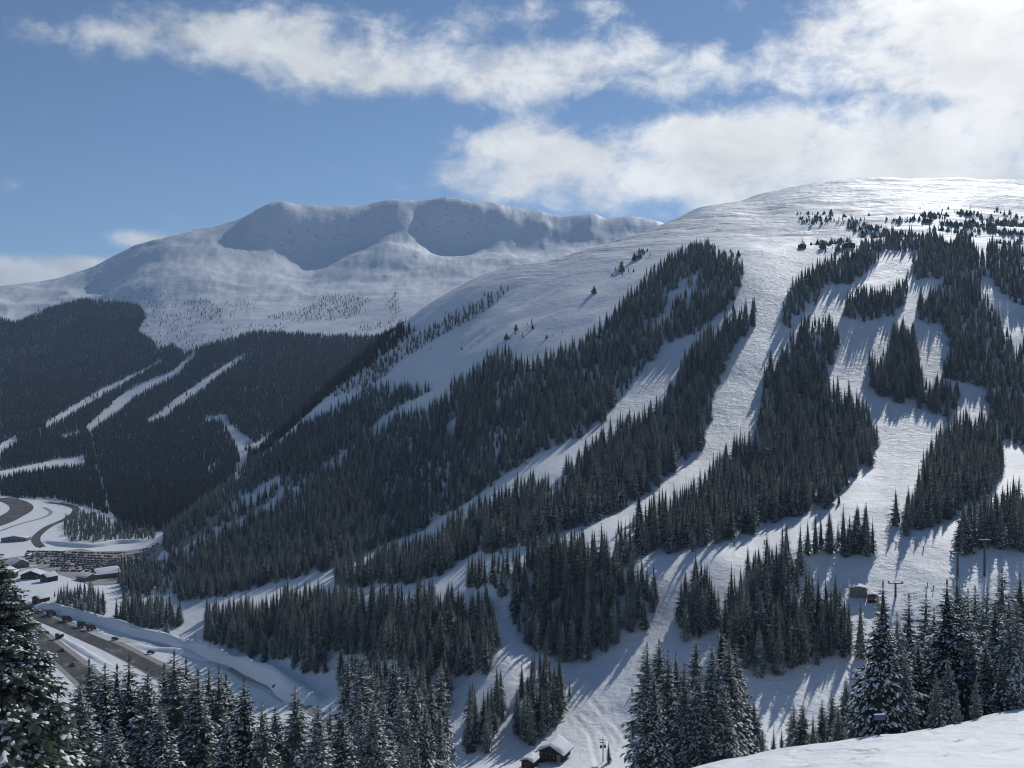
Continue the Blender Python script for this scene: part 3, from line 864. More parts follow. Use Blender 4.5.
#            seed radius levels per sprays snow
NEAR = [crown_mesh('crown', 100 + i, rad, 46, 8, 4, sn, start=st, thin=th_, power=pw) for i, (rad, sn, st, th_, pw) in enumerate(
    [(.160, .8, .06, 1, .8), (.140, .7, .08, 1.5, .75), (.180, .85, .05, .8, .9), (.150, .75, .10, 1.2, .7), (.195, .9, .04, .8, .95)])]
HERO = crown_mesh('crown', 300, .245, 84, 12, 10, .62, start=.03, thin=.6, power=.8, fine=.62)
MID = [crown_mesh('crown', 140 + i, rad, 24, 7, 2, sn, start=st, power=pw + .12, core=.30) for i, (rad, sn, st, pw) in enumerate(
    [(.165, .72, .06, .8), (.145, .6, .08, .75), (.190, .85, .05, .9), (.155, .7, .07, .7), (.175, .55, .05, .85)])]
FARM = [crown_mesh('crown', 180 + i, rad, 11, 6, 1, sn, start=.05, power=pw + .15, core=.40, mats=('needles_far', 'snow_pad')) for i, (rad, sn, pw) in enumerate(
    [(.165, .55, .8), (.140, .4, .75), (.180, .65, .9), (.150, .48, .7)])]
DIST = [crown_mesh('crown', 260 + i, rad, 10, 6, 1, .06, start=.05, power=pw + .1, core=.45, mats=('needles_distant', 'snow_pad')) for i, (rad, pw) in enumerate([(.165, .8), (.140, .75), (.180, .9), (.150, .7)])]
SHRUB = [crown_mesh('crown', 220 + i, .38, 8, 7, 1, .25, start=.03, power=.55, core=.6, mats=('needles_far', 'snow_pad')) for i in range(2)]

# ------------------------------------------------------------------ where every tree stands
# tall firs by the camera: place of the tip in the view, distance, width factor, crown, label, wood they belong to
FRONT = []


def front(px, py, Y, kind, wood_, w=1.0):
    x = (px - CX) / F * Y
    ztip = (CY - py) / F * Y
    zg = float(ground_z(x, Y))
    FRONT.append((x, Y, zg, ztip - zg, kind, wood_, w))


HERO_AT = (-0.518 * 43, 43.0)
W_LEFT, W_LEFT2, W_MID, W_RIGHT, W_BROW = 'the snowy front row at the bottom left', 'the second row of bottom left firs', 'the tall centre clump by the piste', 'the tall stand on the snowy brow', 'the low firs peeping over the brow'
for a in [(80, 678, 104), (105, 662, 118), (129, 653, 122), (148, 664, 112), (174, 648, 126), (198, 667, 116), (219, 664, 128), (244, 676, 108), (262, 700, 100), (295, 684, 108), (318, 702, 102), (343, 711, 112), (373, 697, 118), (404, 741, 108), (60, 690, 96), (228, 720, 98), (160, 706, 94), (112, 716, 90)]:
    front(*a, 'near', W_LEFT)
for a in [(89, 656, 150), (117, 663, 155), (164, 662, 158), (186, 657, 160), (209, 668, 150), (226, 672, 162), (275, 706, 140), (330, 706, 150), (361, 718, 145), (390, 726, 150), (418, 745, 140)]:
    front(*a, 'near', W_LEFT2)
for a in [(348, 655, 250), (361, 650, 240), (378, 671, 225), (393, 650, 232), (413, 671, 220), (431, 676, 228), (441, 663, 240), (402, 690, 205), (425, 700, 210), (440, 706, 225), (383, 690, 200), (360, 684, 210), (408, 662, 255), (371, 664, 262), (421, 684, 240)]:
    front(*a, 'mid', 'the clump by the road bend')
for a in [(647, 641, 148), (659, 638, 152), (668, 648, 144), (676, 651, 158), (684, 661, 140), (696, 634, 175), (699, 671, 136), (712, 641, 142), (721, 627, 150), (729, 636, 146), (736, 642, 156), (707, 658, 165), (654, 672, 132), (690, 690, 138), (740, 668, 168), (671, 690, 150), (724, 680, 133)]:
    front(*a, 'near', W_MID)
for a in [(754, 698, 165), (763, 726, 158), (773, 723, 172), (782, 727, 160), (794, 702, 178), (803, 702, 170), (813, 713, 160), (822, 699, 172), (832, 690, 166), (846, 676, 150), (857, 671, 142), (838, 702, 140), (868, 690, 132), (850, 715, 128)]:
    front(*a, 'near', W_BROW)
for a in [(883, 579, 112), (897, 611, 118), (909, 592, 150), (926, 592, 146), (947, 578, 126), (934, 606, 133), (957, 575, 160), (968, 587, 165), (975, 584, 172), (987, 584, 168), (1002, 566, 150), (1020, 571, 122), (1009, 592, 118), (995, 600, 126), (1017, 597, 114), (936, 668, 109), (957, 690, 108), (976, 676, 110), (1001, 652, 112), (971, 628, 124), (918, 640, 122), (986, 640, 118), (948, 655, 116), (905, 655, 114)]:
    front(*a, 'near', W_RIGHT)

cand = []          # x y z h kind(0 near,1 mid,2 generated) wood
for (x, y, z, h, kd, wd, w) in FRONT:
    cand.append((x, y, z, h, 0 if kd == 'near' else 1, wd))
woods_all = []
for wd in WOODS:
    pts = scatter(wd['poly'], wd['sp'], wd['y0'], wd['y1'], wd['h'][0], wd['h'][1], wd['tipf'], wd['dens'])
    woods_all.append((wd['desc'], pts))
near_pool = []
for desc, pts in woods_all:
    for k in range(len(pts)):
        x, y, z, h = pts[k]
        near_pool.append((x, y, z, h, 2, desc))
near_pool = cand + near_pool
# which of them show largest: walk from near to far over a coverage map
cover = np.zeros((768, 1024), bool)
order = sorted(range(len(near_pool)), key=lambda i: near_pool[i][1])
brow = None
jcol = np.clip(np.searchsorted(th, np.arctan((np.arange(1024) + .5 - CX) / F)) - 1, 0, len(th) - 2)
ibrow = int(np.searchsorted(rr, 121))
brow_row = CY - F * HOR[ibrow, jcol] / np.cos(np.arctan((np.arange(1024) + .5 - CX) / F))
for c in range(20, 60):
    pass
shown = {}
browed = False
# the big fir at the left edge hides what is behind it
for py in range(548, 768):
    cover[py, :max(0, int(78 * (py - 545) / 215))] = True
for i in order:
    x, y, z, h, kd, wd = near_pool[i]
    if not browed and y > 121:
        for c in range(1024):
            b_ = int(max(0, min(768, brow_row[c])))
            cover[b_:, c] = True
        browed = True
    px, py = project(x, y, z)
    hp = F * h / y
    if hp < 14:
        continue
    wp = hp * .135
    vis = 0
    for r in range(int(max(0, py - hp)), int(min(767, py)) + 1):
        f = (r - (py - hp)) / hp
        a, b2 = int(max(0, round(px - wp * f))), int(min(1024, round(px + wp * f) + 1))
        if b2 > a:
            seg = cover[r, a:b2]
            vis += (b2 - a) - int(seg.sum())
            seg[:] = True
    shown[i] = vis
n_front = sum(1 for i in shown if near_pool[i][4] < 2)
pick = sorted((i for i in shown if shown[i] >= 8), key=lambda i: -shown[i])[:298]
pick = set(pick)
print('front', n_front, 'picked', len(pick), 'pool', len(near_pool), 'smallest', min(shown[i] for i in pick))

ORD = ['', 'first', 'second', 'third', 'fourth', 'fifth', 'sixth', 'seventh', 'eighth', 'ninth', 'tenth', 'eleventh', 'twelfth', 'thirteenth', 'fourteenth', 'fifteenth', 'sixteenth', 'seventeenth', 'eighteenth', 'nineteenth', 'twentieth']


def ordinal(n):
    if n <= 20:
        return ORD[n]
    tens = {2: 'twenty', 3: 'thirty', 4: 'forty', 5: 'fifty', 6: 'sixty'}[n // 10]
    return tens + ('-' + ORD[n % 10] if n % 10 else '').replace('twenty', 'twenty') if n % 10 else {30: 'thirtieth', 40: 'fortieth', 50: 'fiftieth', 60: 'sixtieth'}[n]


def add_tree(x, y, z, h, crown, wid, rot, label, group, mid=False):
    root = bpy.data.objects.new('spruce_tree', None)
    root.empty_display_size = 1
    root.location = (x, y, z)
    root.rotation_euler = (0, 0, rot)
    root.scale = (h * wid, h * wid, h)
    root['label'] = label
    root['category'] = 'tree'
    root['group'] = group
    COL.objects.link(root)
    for nm, me in (('trunk', TRUNK), ('crown', crown)):
        c = bpy.data.objects.new(nm, me)
        c.parent = root
        COL.objects.link(c)
    return root


by_wood = {}
for i in pick:
    by_wood.setdefault(near_pool[i][5], []).append(i)
for wd, ids in by_wood.items():
    ids.sort(key=lambda i: project(*near_pool[i][:3])[0])
    for k, i in enumerate(ids):
        x, y, z, h, kd, _ = near_pool[i]
        hp = F * h / y
        crown = random.choice(NEAR) if hp > 62 else random.choice(MID)
        look = 'snow-laden' if hp > 90 else ('frosted' if hp > 45 else 'dark')
        if len(ids) == 1:
            lab = f'{look} spruce standing out in {wd}'
        else:
            lab = f'{look} spruce, {ordinal(k + 1)} from left in {wd}'
        add_tree(x, y, z - 0.15, h + .15, crown, random.uniform(1.05, 1.4) * (1.4 if wd in (W_LEFT, W_LEFT2) else 1.1 if kd == 0 else 1.0), random.uniform(0, 6.28), lab, 'single spruces in ' + wd)

hx, hy = HERO_AT
hz = float(ground_z(hx, hy))
add_tree(hx, hy, hz, (CY - 546) / F * hy - hz, HERO, 1.6, 1.0, 'big spruce heaped with snow at the left edge of the view', 'firs close to the camera')

# everything else of the woods: one object that sets trees on points
rest = np.array([near_pool[i][:4] for i in range(len(near_pool)) if i not in pick])
far_pts = [scatter(p, 4.9, 1000, 3150, 10.5, 19, .6, 1.0, slack=.002) for p in FAR]
far_pts += [scatter(p, 8, 1500, 3300, 5, 11, .5, d, False, slack=.002) for p, d in SPARSE]
far_pts = np.concatenate(far_pts)
kr_pts = np.concatenate([scatter(p, 4.2, 650, 1550, 2.6, 9, .3, d, False, slack=.002, holes=.015) for p, d in KRUMM])
print('rest', len(rest), 'far', len(far_pts), 'krummholz', len(kr_pts))


def source(me, i):
    o = bpy.data.objects.new('tree_form', me)
    return o


def forest(name, label, pts, meshes, idx, wscale=(1.0, 1.75)):
    srcs = bpy.data.collections.new(name + '_forms')
    for i, me in enumerate(meshes):
        srcs.objects.link(bpy.data.objects.new(f'{name}_form_{i:02d}', me))
    me = bpy.data.meshes.new(name)
    n = len(pts)
    me.vertices.add(n)
    me.vertices.foreach_set('co', (pts[:, :3] - np.array([0, 0, .15])).astype(np.float32).ravel())
    h = pts[:, 3]
    w = h * RNG.uniform(wscale[0], wscale[1], n)
    sc = me.attributes.new('size', 'FLOAT_VECTOR', 'POINT')
    sc.data.foreach_set('vector', np.stack([w, w, h], 1).astype(np.float32).ravel())
    ro = me.attributes.new('turn', 'FLOAT_VECTOR', 'POINT')
    ro.data.foreach_set('vector', np.stack([RNG.uniform(-.03, .03, n), RNG.uniform(-.03, .03, n), RNG.uniform(0, 6.28, n)], 1).astype(np.float32).ravel())
    ix = me.attributes.new('form', 'INT', 'POINT')
    ix.data.foreach_set('value', idx.astype(np.int32))
    me.update()
    o = bpy.data.objects.new(name, me)
    o['kind'] = 'stuff'
    o['label'] = label
    o['category'] = 'forest'
    COL.objects.link(o)
    ng = bpy.data.node_groups.new(name, 'GeometryNodeTree')
    ng.interface.new_socket('Geometry', in_out='INPUT', socket_type='NodeSocketGeometry')
    ng.interface.new_socket('Geometry', in_out='OUTPUT', socket_type='NodeSocketGeometry')
    gi, go = ng.nodes.new('NodeGroupInput'), ng.nodes.new('NodeGroupOutput')
    ip = ng.nodes.new('GeometryNodeInstanceOnPoints')
    ci = ng.nodes.new('GeometryNodeCollectionInfo')
    ci.inputs['Collection'].default_value = srcs
    ci.inputs['Separate Children'].default_value = True
    ci.inputs['Reset Children'].default_value = True

    def attr(nm, ty):
        a = ng.nodes.new('GeometryNodeInputNamedAttribute')
        a.data_type = ty
        a.inputs['Name'].default_value = nm
        return a.outputs['Attribute']
    ng.links.new(gi.outputs[0], ip.inputs['Points'])
    ng.links.new(ci.outputs[0], ip.inputs['Instance'])
    ip.inputs['Pick Instance'].default_value = True
    ng.links.new(attr('form', 'INT'), ip.inputs['Instance Index'])
    ng.links.new(attr('turn', 'FLOAT_VECTOR'), ip.inputs['Rotation'])
    ng.links.new(attr('size', 'FLOAT_VECTOR'), ip.inputs['Scale'])
    ng.links.new(ip.outputs[0], go.inputs[0])
    md = o.modifiers.new('trees', 'NODES')
    md.node_group = ng
    return o




def beside(x0, x1, y0, y1, plo, phi, sp, hlo, hhi, keep):
    """the woods carry on past both sides of the photograph"""
    nx, ny = int((x1 - x0) / sp), int((y1 - y0) / sp)
    gx, gy = np.meshgrid(np.arange(nx), np.arange(ny))
    x = x0 + (gx.ravel() + RNG.uniform(-.4, .4, gx.size)) * sp
    y = y0 + (gy.ravel() + RNG.uniform(-.4, .4, gx.size)) * sp
    z = ground_z(x, y)
    px, py = project(x, y, z)
    g = (px > plo) & (px < phi) & (fbm(x / 90, y / 230, 3) > keep)
    g &= ((py > 238) & (py < 560)) if plo > 0 else ((py > 325) & (py < 490))
    n = int(g.sum())
    return np.stack([x[g], y[g], z[g], RNG.uniform(hlo, hhi, n)], 1)


rest = np.concatenate([rest, beside(180, 900, 380, 1150, 1034, 1330, 5.5, 11, 19, -.02)])
far_pts = np.concatenate([far_pts, beside(-2300, -600, 1250, 3000, -260, -12, 8, 9, 16, -.5)])
hp_ = F * rest[:, 3] / rest[:, 1]
pickm = np.where(hp_ > 62, RNG.integers(0, 5, len(rest)), np.where(hp_ > 17, 5 + RNG.integers(0, 5, len(rest)), 10 + RNG.integers(0, 4, len(rest))))
forest('spruce_forest', 'dark frosted spruce woods covering the slopes between the pistes', rest, NEAR + MID + FARM, pickm)
forest('distant_forest', 'far-off dark blue conifer woods on the lower slopes of the back range', far_pts, DIST, RNG.integers(0, 4, len(far_pts)), (1.1, 1.5))
forest('stunted_timberline_trees', 'sparse stunted conifers scattered over the snow at the tree line', kr_pts, SHRUB + FARM[:2], RNG.integers(0, 4, len(kr_pts)))

# ------------------------------------------------------------------ materials of the small things


def road_surface(b, out):
    tc = b.n('ShaderNodeTexCoord')
    pos = tc.outputs['Object']
    big = b.noise(pos, 0.05, 6, 0.65)
    small = b.noise(pos, 0.5, 5, 0.7)
    c = b.mix(small, (0.045, 0.040, 0.036), (0.11, 0.10, 0.09))
    mr = b.n('ShaderNodeMapRange', interpolation_type='SMOOTHSTEP')
    b.link(b.m('ADD', b.m('MULTIPLY', big, .5), b.m('MULTIPLY', small, .5)), mr.inputs[0])
    mr.inputs[1].default_value = 0.50
    mr.inputs[2].default_value = 0.66
    c = b.mix(b.m('MULTIPLY', mr.outputs[0], .6), c, (0.42, 0.40, 0.38))
    principled(b, out, c, 0.7, 0.3)


M['asphalt'] = material('asphalt', road_surface)
M['packed_snow'] = plain('packed_snow', (0.60, 0.60, 0.60), 0.7, 0.2, 0.18, 0.06)
M['slush'] = plain('slush', (0.36, 0.33, 0.30), 0.8, 0.2, 0.35, 0.08)
M['timber'] = plain('timber', (0.038, 0.028, 0.022), 0.8, 0.2, 0.4, 2.0)
M['pale_timber'] = plain('pale_timber', (0.30, 0.24, 0.17), 0.8, 0.2, 0.25, 2.0)
M['grey_wall'] = plain('grey_wall', (0.20, 0.19, 0.18), 0.85, 0.2, 0.25, 0.6)
M['roof_snow'] = plain('roof_snow', (0.80, 0.81, 0.84), 0.7, 0.2, 0.06, 1.0)
M['glass'] = plain('glass', (0.02, 0.025, 0.03), 0.15, 0.6, 0.1)
M['steel'] = plain('steel', (0.055, 0.058, 0.06), 0.5, 0.5, 0.2, 2.0)
M['rubber'] = plain('rubber', (0.015, 0.015, 0.015), 0.9, 0.1, 0.2)
M['sign_blue'] = plain('sign_blue', (0.025, 0.065, 0.19), 0.5, 0.4, 0.1)
M['white_paint'] = plain('white_paint', (0.75, 0.75, 0.74), 0.5, 0.4, 0.05)
PAINT = {n: plain('paint_' + n.replace(' ', '_'), c, 0.35, 0.5, 0.06) for n, c in {'black': (.012, .012, .014), 'dark blue': (.02, .03, .07), 'dark grey': (.05, .05, .055), 'silver': (.35, .36, .37), 'white': (.7, .7, .7), 'red': (.13, .018, .018), 'dark green': (.02, .05, .035)}.items()}


class Mesh:
    """collects solids and builds one mesh object"""
    def __init__(self):
        self.v, self.f, self.mi, self.mats = [], [], [], []

    def mat(self, m):
        if m not in self.mats:
            self.mats.append(m)
        return self.mats.index(m)

    def solid(self, verts, faces, m):
        b0 = len(self.v)
        self.v += [tuple(p) for p in verts]
        k = self.mat(m)
        for f in faces:
            self.f.append(tuple(b0 + i for i in f))
            self.mi.append(k)

    def box(self, x0, x1, y0, y1, z0, z1, m, taper=0.0):
        t = taper
        vs = [(x0, y0, z0), (x1, y0, z0), (x1, y1, z0), (x0, y1, z0), (x0 + t, y0 + t, z1), (x1 - t, y0 + t, z1), (x1 - t, y1 - t, z1), (x0 + t, y1 - t, z1)]
        self.solid(vs, [(3, 2, 1, 0), (4, 5, 6, 7), (0, 1, 5, 4), (1, 2, 6, 5), (2, 3, 7, 6), (3, 0, 4, 7)], m)

    def rod(self, a, b, r0, m, r1=None, n=8):
        a, b = Vector(a), Vector(b)
        r1 = r0 if r1 is None else r1
        d = (b - a).normalized()
        s1 = d.orthogonal().normalized()
        s2 = d.cross(s1)
        vs = []
        for p, r in ((a, r0), (b, r1)):
            for i in range(n):
                t = 2 * math.pi * i / n
                vs.append(p + s1 * r * math.cos(t) + s2 * r * math.sin(t))
        fs = [(i, (i + 1) % n, n + (i + 1) % n, n + i) for i in range(n)] + [tuple(range(n))[::-1], tuple(range(n, 2 * n))]
        self.solid(vs, fs, m)

    def extrude(self, prof, y0, y1, m):
        """profile in x,z swept along y"""
        n = len(prof)
        vs = [(x, y0, z) for x, z in prof] + [(x, y1, z) for x, z in prof]
        fs = [tuple(range(n)), tuple(range(n, 2 * n))[::-1]] + [((i + 1) % n, i, n + i, n + (i + 1) % n) for i in range(n)]
        self.solid(vs, fs, m)

    def mesh(self, name):
        return build_mesh(name, self.v, self.f, self.mats, self.mi)

    def obj(self, name, parent=None):
        o = bpy.data.objects.new(name, self.mesh(name))
        o.parent = parent
        COL.objects.link(o)
        return o


def thing(name, label, cat, loc, rz=0.0, group=None):
    o = bpy.data.objects.new(name, None)
    o.location = loc
    o.rotation_euler = (0, 0, rz)
    o['label'], o['category'] = label, cat
    if group:
        o['group'] = group
    COL.objects.link(o)
    return o


def tag(o, label, cat, group=None):
    o['label'], o['category'] = label, cat
    if group:
        o['group'] = group
    return o


# ------------------------------------------------------------------ roads and banks, draped on the land
def smooth_line(pts, step):
    out = []
    n = len(pts)
    for i in range(n - 1):
        p0, p1, p2, p3 = pts[max(0, i - 1)], pts[i], pts[i + 1], pts[min(n - 1, i + 2)]
        seg = max(2, int((Vector(p2) - Vector(p1)).length / step))
        for k in range(seg):
            t = k / seg
            out.append(tuple(0.5 * (2 * p1[c] + (p2[c] - p0[c]) * t + (2 * p0[c] - 5 * p1[c] + 4 * p2[c] - p3[c]) * t * t + (3 * p1[c] - p0[c] - 3 * p2[c] + p3[c]) * t ** 3) for c in (0, 1)))
    out.append(tuple(pts[-1][:2]))
    return out


def strip(name, pix, width, m, lift, prof=None, wob=0.0, Ymin=150):
    pts = [tuple(spot(px, py, Ymin)[:2]) for px, py in pix]
    line = smooth_line(pts, 6.0)
    mb = Mesh()
    nc = 7 if prof is None else len(prof)
    vs = []
    for i, p in enumerate(line):
        a, b = Vector(line[max(0, i - 1)]), Vector(line[min(len(line) - 1, i + 1)])
        d = (b - a).normalized()
        s_ = Vector((-d.y, d.x))
        w = width * (1 + wob * float(fbm(np.array(i * .23), np.array(width * 3.0), 3)))
        for c in range(nc):
            f = c / (nc - 1) - .5
            x, y = p[0] + s_.x * f * w, p[1] + s_.y * f * w
            ends = min(1, i / 6, (len(line) - 1 - i) / 6) ** .6
            z = float(ground_z(x, y)) + (lift if prof is None else lift + prof[c] * ends * (1 + wob * float(fbm(np.array(i * .31 + 9), np.array(c * .7), 3))))
            vs.append((x, y, z))
    fs = []
    for i in range(len(line) - 1):
        for c in range(nc - 1):
            k = i * nc + c
            fs.append((k, k + nc, k + nc + 1, k + 1))
    mb.solid(vs, fs, m)
    o = mb.obj(name)
    for pl in o.data.polygons:
        pl.use_smooth = True
    o['kind'] = 'structure'
    return o


strip('road_verge', [(20, 604), (40, 614), (70, 628), (100, 641), (130, 655), (160, 671), (190, 690)], 13, M['slush'], .10)
strip('highway', [(-10, 596), (20, 606), (40, 617), (70, 630), (100, 643), (130, 657), (160, 673), (190, 692)], 9, M['asphalt'], .16)
strip('road_verge', [(20, 622), (42, 640), (62, 656), (82, 673), (100, 690)], 15, M['slush'], .10)
strip('highway', [(0, 608), (20, 623), (42, 641), (62, 657), (82, 674), (100, 691)], 9.5, M['asphalt'], .16)
strip('access_road', [(88, 630), (100, 638), (130, 640), (165, 646), (200, 656), (235, 668), (262, 682), (290, 698)], 8, M['packed_snow'], .12)
strip('access_road', [(230, 668), (256, 681), (280, 692), (300, 702), (322, 716)], 3.5, M['slush'], .18)
strip('loop_road', [(-14, 499), (0, 499.5), (12, 501), (21, 506), (20, 511), (10, 517), (0, 522), (-14, 527)], 26, M['asphalt'], .2)
strip('side_road', [(47, 502.5), (65, 504.5), (76, 509), (70, 516.5), (50, 526), (38, 535), (36, 541), (41, 547)], 8, M['asphalt'], .2)
strip('side_road', [(-10, 534), (0, 531), (20, 524), (45, 517), (51, 512), (44, 507.5)], 4, M['slush'], .2)
strip('parking_area', [(22, 556), (60, 562), (100, 563), (165, 562)], 112, M['slush'], .15)
BP = [0, 1.2, 2.6, 3.6, 3.9, 3.2, 1.4, 0]
strip('snow_bank', [(38, 604), (60, 611), (100, 622), (140, 634), (180, 645), (215, 656), (256, 673), (290, 690), (318, 703)], 9, M['snow_ground'], -.1, [0, 1.3, 2.9, 4.0, 4.2, 3.2, 1.4, 0], .6)
strip('snow_bank', [(46, 541), (60, 545), (90, 547), (120, 543), (150, 540)], 10, M['snow_ground'], -.1, [0, 1.2, 2.6, 3.4, 3.6, 2.6, 1.2, 0], .6)
strip('snow_bank', [(56, 634), (75, 646), (92, 656), (112, 668)], 5, M['snow_ground'], -.1, [0, .5, 1.0, 1.1, .7, 0], .5)
strip('snow_bank', [(132, 643), (150, 649), (180, 652), (210, 662)], 6, M['snow_ground'], -.1, [0, .6, 1.4, 1.5, .8, 0], .5)

# ------------------------------------------------------------------ parked cars


def car_mesh(paint, snowy):
    mb = Mesh()
    low = [(-2.15, .35), (-2.2, .62), (-2.05, .86), (-1.2, .92), (1.15, .95), (2.05, .92), (2.15, .6), (2.1, .35)]
    vs, n = [], len(low)
    for y, k in ((-.88, 1.0), (.88, 1.0)):
        vs += [(x * k, y, z) for x, z in low]
    mb.solid(vs, [tuple(range(n)), tuple(range(n, 2 * n))[::-1]] + [((i + 1) % n, i, n + i, n + (i + 1) % n) for i in range(n)], paint)
    a = [(-1.25, -.82, .93), (1.75, -.82, .95), (1.75, .82, .95), (-1.25, .82, .93)]
    b = [(-.55, -.66, 1.42), (1.35, -.66, 1.44), (1.35, .66, 1.44), (-.55, .66, 1.42)]
    mb.solid(a + b, [(0, 1, 5, 4), (1, 2, 6, 5), (2, 3, 7, 6), (3, 0, 4, 7)], M['glass'])
    rf = [(x, y, z + .004) for x, y, z in b] + [(x * .92, y * .9, z + .07) for x, y, z in b]
    mb.solid(rf, [(4, 5, 6, 7), (0, 1, 5, 4), (1, 2, 6, 5), (2, 3, 7, 6), (3, 0, 4, 7)], M['roof_snow'] if snowy else paint)
    for wx in (-1.35, 1.35):
        for sy in (-1, 1):
            mb.rod((wx, sy * .70, .33), (wx, sy * .93, .33), .33, M['rubber'], n=10)
    return mb.mesh('parked_car')


CARS = {(n, sn): car_mesh(p, sn) for n, p in PAINT.items() for sn in (False, True)}
ROWN = ['front', 'second', 'third', 'fourth', 'fifth', 'sixth', 'seventh', 'eighth', 'back']
p_near, p_far = spot(90, 572), spot(90, 554)
for r_ in range(9):
    Y = p_near.y + (p_far.y - p_near.y) * r_ / 8
    lft = 62 - 36 * smooth(0, 5, np.array(float(r_)))
    rgt = 128 + 30 * smooth(0, 4, np.array(float(r_)))
    if r_ == 0:
        lft, rgt = 58, 92
    x0, x1 = (lft - CX) / F * Y, (rgt - CX) / F * Y
    nC = int((x1 - x0) / 2.85)
    for k in range(nC):
        if random.random() < .07:
            continue
        cname = random.choices(list(PAINT), [6, 3, 4, 2, 2, 1, 1])[0]
        sn = random.random() < .35
        x, y = x0 + (k + random.uniform(-.10, .10)) * 2.85 + (r_ % 3) * .9, Y + random.uniform(-.6, .6) + k * .06
        o = bpy.data.objects.new('parked_car', CARS[(cname, sn)])
        o.location = (x, y, float(ground_z(x, y)) + .16)
        o.rotation_euler = (0, 0, R(90) + random.uniform(-.05, .05) + (math.pi if random.random() < .5 else 0))
        COL.objects.link(o)
        tag(o, f'{cname} car{" with snowy roof" if sn else ""} in {ROWN[r_]} row of the snowy parking area', 'car', 'cars in the snowy parking area')


def road_car(px, py, cname, label, rz, sn=False):
    p = spot(px, py)
    t = thing('car', label, 'car', (p.x, p.y, p.z + .18), rz)
    mb = Mesh()
    low = [(-2.15, .35), (-2.2, .62), (-2.05, .86), (-1.2, .92), (1.15, .95), (2.05, .92), (2.15, .6), (2.1, .35)]
    mb.extrude(low, -.88, .88, PAINT[cname])
    b = [(-.55, -.66, 1.42), (1.35, -.66, 1.44), (1.35, .66, 1.44), (-.55, .66, 1.42)]
    rf = [(x, y, z + .004) for x, y, z in b] + [(x * .92, y * .9, z + .07) for x, y, z in b]
    mb.solid(rf, [(4, 5, 6, 7), (0, 1, 5, 4), (1, 2, 6, 5), (2, 3, 7, 6), (3, 0, 4, 7)], M['roof_snow'] if sn else PAINT[cname])
    mb.obj('body', t)
    mb = Mesh()
    a = [(-1.25, -.82, .953), (1.75, -.82, .955), (1.75, .82, .955), (-1.25, .82, .953)]
    mb.solid(a + b, [(0, 1, 5, 4), (1, 2, 6, 5), (2, 3, 7, 6), (3, 0, 4, 7)], M['glass'])
    mb.obj('windows', t)
    for wx in (-1.35, 1.35):
        for sy in (-1, 1):
            mb = Mesh()
            mb.rod((wx, sy * .70, .33), (wx, sy * .93, .33), .33, M['rubber'], n=12)
            mb.obj('wheel', t)


road_car(62, 651.5, 'black', 'black car driving on the lower carriageway', R(125))
road_car(72, 666, 'dark grey', 'dark grey car on the lower carriageway nearest the bottom left firs', R(125))
road_car(115, 640, 'black', 'small black car on the snowy access road beside the highway', R(150))
road_car(151, 653.5, 'dark blue', 'dark car parked by the curved snow bank', R(170))
road_car(277, 688.5, 'black', 'black car on the dirty road under the dark grove', R(150))
road_car(46, 553, 'black', 'black car driving past the back corner of the parking area', R(15))
road_car(29, 538, 'dark grey', 'dark grey car by the bend of the side road', R(30))
road_car(41, 547.3, 'black', 'black car where the side road meets the parking area', R(100))
road_car(36, 612, 'dark grey', 'dark grey car first in the line on the highway shoulder', R(150))


def truck(px, py, paint, label, rz, L=7.5):
    p = spot(px, py)
    t = thing('truck', label, 'truck', (p.x, p.y, p.z + .15), rz, 'trucks parked on the highway shoulder')
    mb = Mesh()
    mb.extrude([(-L / 2, .9), (-L / 2, 1.7), (-L / 2 + .35, 1.75), (-L / 2 + .9, 2.6), (-L / 2 + 2.0, 2.65), (-L / 2 + 2.05, .9)], -1.15, 1.15, paint)
    c = mb.obj('cab', t)
    mb = Mesh()
    mb.solid([(-L / 2 + .33, -1.0, 1.80), (-L / 2 + .80, -1.0, 2.50), (-L / 2 + .80, 1.0, 2.50), (-L / 2 + .33, 1.0, 1.80)], [(0, 1, 2, 3)], M['glass'])
    mb.obj('windscreen', c)
    mb = Mesh()
    mb.box(-L / 2 + 2.25, L / 2, -1.2, 1.2, 1.0, 3.1, paint, .06)
    mb.box(-L / 2 + 2.35, L / 2 - .1, -1.1, 1.1, 3.105, 3.2, M['steel'], .05)
    mb.obj('cargo_box', t)
    mb = Mesh()
    mb.box(-L / 2 + .2, L / 2 - .1, -.5, .5, .65, .895, M['steel'])
    mb.obj('chassis', t)
    for wx in (-L / 2 + 1.0, L / 2 - 2.2, L / 2 - 1.0):
        for sy in (-1, 1):
            mb = Mesh()
            mb.rod((wx, sy * .8, .48), (wx, sy * 1.15, .48), .48, M['rubber'], n=14)
            mb.obj('wheel', t)


HWY = R(148)
truck(51, 615.2, PAINT['dark grey'], 'dark grey truck, second vehicle of the line on the highway shoulder', HWY)
truck(67, 621.2, PAINT['black'], 'black truck between the dark grey truck and the green one', HWY)
truck(82, 627, PAINT['dark green'], 'dark green truck just behind the red truck on the shoulder', HWY, 6.5)
truck(91, 630, PAINT['red'], 'dull red truck at the near end of the shoulder line', HWY, 6.5)

# ------------------------------------------------------------------ buildings


